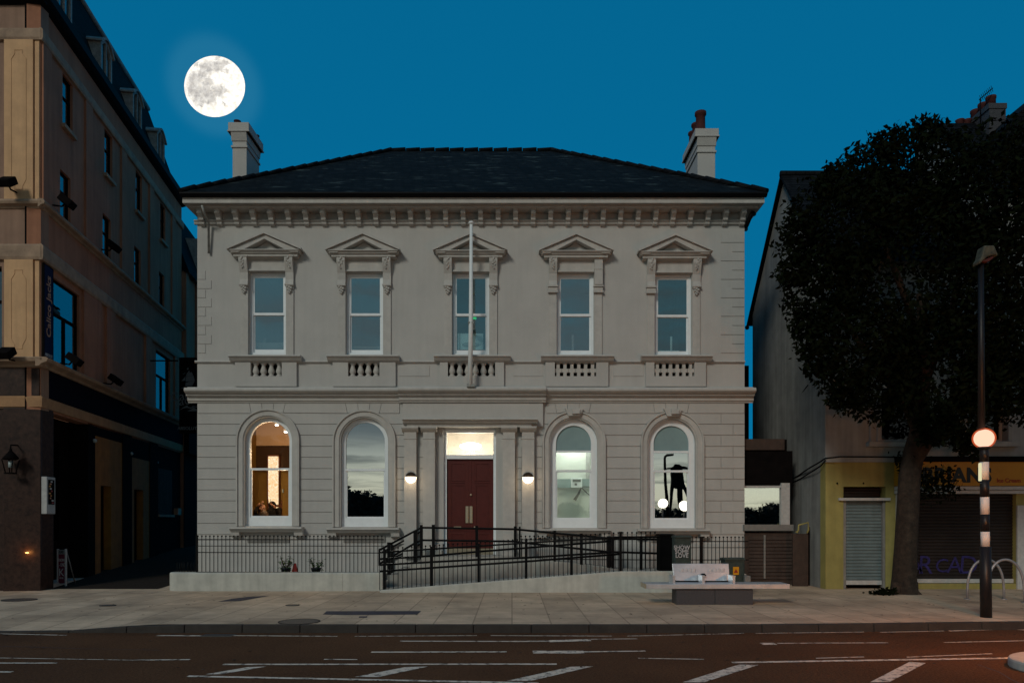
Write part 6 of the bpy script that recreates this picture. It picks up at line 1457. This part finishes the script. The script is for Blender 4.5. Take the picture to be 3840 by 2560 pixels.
west = nd(nt, 'ShaderNodeMapRange', interpolation_type='SMOOTHSTEP'); west.inputs[1].default_value = .20; west.inputs[2].default_value = -.45; lk(nt, sp.outputs['Y'], west.inputs[0])
gl = nd(nt, 'ShaderNodeValToRGB'); e = gl.color_ramp.elements
stops = [(0.0, (.10,.09,.07)), (.012, (.74,.72,.55)), (.055, (.72,.75,.61)), (.085, (.48,.53,.48)), (.115, (.17,.21,.22)), (.15, (.10,.145,.16)), (.24, (.075,.14,.165)), (.42, (.05,.12,.15)), (.75, (.01,.10,.21))]
e[0].position = 0; e[0].color = (*stops[0][1], 1); e[1].position = stops[1][0]; e[1].color = (*stops[1][1], 1)
for p, c in stops[2:]:
    k = e.new(p); k.color = (*c, 1)
mpz = nd(nt, 'ShaderNodeMapping'); mpz.inputs['Scale'].default_value = (2.0, 2.0, 17); mpz.inputs['Rotation'].default_value = (R(6), R(4), 0); lk(nt, tc.outputs['Generated'], mpz.inputs[0])
cn = nd(nt, 'ShaderNodeTexNoise'); cn.inputs['Scale'].default_value = 2.4; cn.inputs['Detail'].default_value = 6; cn.inputs['Roughness'].default_value = .58; cn.inputs['Distortion'].default_value = .5; lk(nt, mpz.outputs[0], cn.inputs[0])
cm_ = nd(nt, 'ShaderNodeMapRange'); cm_.inputs[1].default_value = .46; cm_.inputs[2].default_value = .62; cm_.inputs[3].default_value = 0; cm_.inputs[4].default_value = .75; lk(nt, cn.outputs['Fac'], cm_.inputs[0])
lk(nt, sp.outputs['Z'], gl.inputs[0])
cmx = nd(nt, 'ShaderNodeMix', data_type='RGBA'); lk(nt, cm_.outputs[0], cmx.inputs[0]); lk(nt, gl.outputs[0], cmx.inputs[6]); cmx.inputs[7].default_value = (.085, .105, .11, 1)
# eastern dusk blue, a little paler low down, with the moon's aureole in the air round it
ez_ = nd(nt, 'ShaderNodeMapRange'); ez_.inputs[1].default_value = 0; ez_.inputs[2].default_value = .7; lk(nt, sp.outputs['Z'], ez_.inputs[0])
ea = nd(nt, 'ShaderNodeMix', data_type='RGBA'); lk(nt, ez_.outputs[0], ea.inputs[0]); ea.inputs[6].default_value = (.0015, .165, .345, 1); ea.inputs[7].default_value = (.001, .125, .275, 1)
md_ = (mc - Vector((0, 0, CZ))).normalized()
nrm = nd(nt, 'ShaderNodeVectorMath', operation='NORMALIZE'); lk(nt, tc.outputs['Generated'], nrm.inputs[0])
dt = nd(nt, 'ShaderNodeVectorMath', operation='DISTANCE'); lk(nt, nrm.outputs[0], dt.inputs[0]); dt.inputs[1].default_value = md_
au = nd(nt, 'ShaderNodeMapRange', interpolation_type='SMOOTHERSTEP'); au.inputs[1].default_value = .066; au.inputs[2].default_value = .036; lk(nt, dt.outputs['Value'], au.inputs[0])
aup = nd(nt, 'ShaderNodeMath', operation='POWER'); lk(nt, au.outputs[0], aup.inputs[0]); aup.inputs[1].default_value = 2.0
aum = nd(nt, 'ShaderNodeMath', operation='MULTIPLY'); lk(nt, aup.outputs[0], aum.inputs[0]); aum.inputs[1].default_value = .16
ea2 = nd(nt, 'ShaderNodeMix', data_type='RGBA'); lk(nt, aum.outputs[0], ea2.inputs[0]); lk(nt, ea.outputs[2], ea2.inputs[6]); ea2.inputs[7].default_value = (.07, .32, .47, 1)
wm = nd(nt, 'ShaderNodeMix', data_type='RGBA'); lk(nt, west.outputs[0], wm.inputs[0]); lk(nt, ea2.outputs[2], wm.inputs[6]); lk(nt, cmx.outputs[2], wm.inputs[7])
x10 = nd(nt, 'ShaderNodeVectorMath', operation='SCALE'); x10.inputs[3].default_value = 10; lk(nt, wm.outputs[2], x10.inputs[0])
tint = nd(nt, 'ShaderNodeMix', data_type='RGBA', blend_type='MULTIPLY'); tint.inputs[0].default_value = 1; lk(nt, sky.outputs[0], tint.inputs[6]); tint.inputs[7].default_value = (.0, .25, .5, 1)
fm = nd(nt, 'ShaderNodeMix', data_type='RGBA'); fm.inputs[0].default_value = .025; lk(nt, x10.outputs[0], fm.inputs[6]); lk(nt, tint.outputs[2], fm.inputs[7])
lk(nt, fm.outputs[2], bg.inputs['Color'])
sd = bpy.data.lights.new('low_sun', 'SUN'); sd.energy = 1.12; sd.angle = R(14); sd.color = (.95, .93, .82)
so = bpy.data.objects.new('low_sun', sd); COL.objects.link(so)
dirv = Vector((math.sin(-SUN_AZ)*math.cos(SUN_EL), math.cos(SUN_AZ)*math.cos(SUN_EL), -math.sin(SUN_EL)))
so.rotation_euler = dirv.to_track_quat('-Z', 'Y').to_euler(); so.location = (0, -20, 20)
vs_ = SC.view_settings; SC.display_settings.display_device = 'sRGB'; vs_.view_transform = 'Standard'; vs_.look = 'None'; vs_.exposure = 0; vs_.gamma = 1; vs_.use_curve_mapping = False
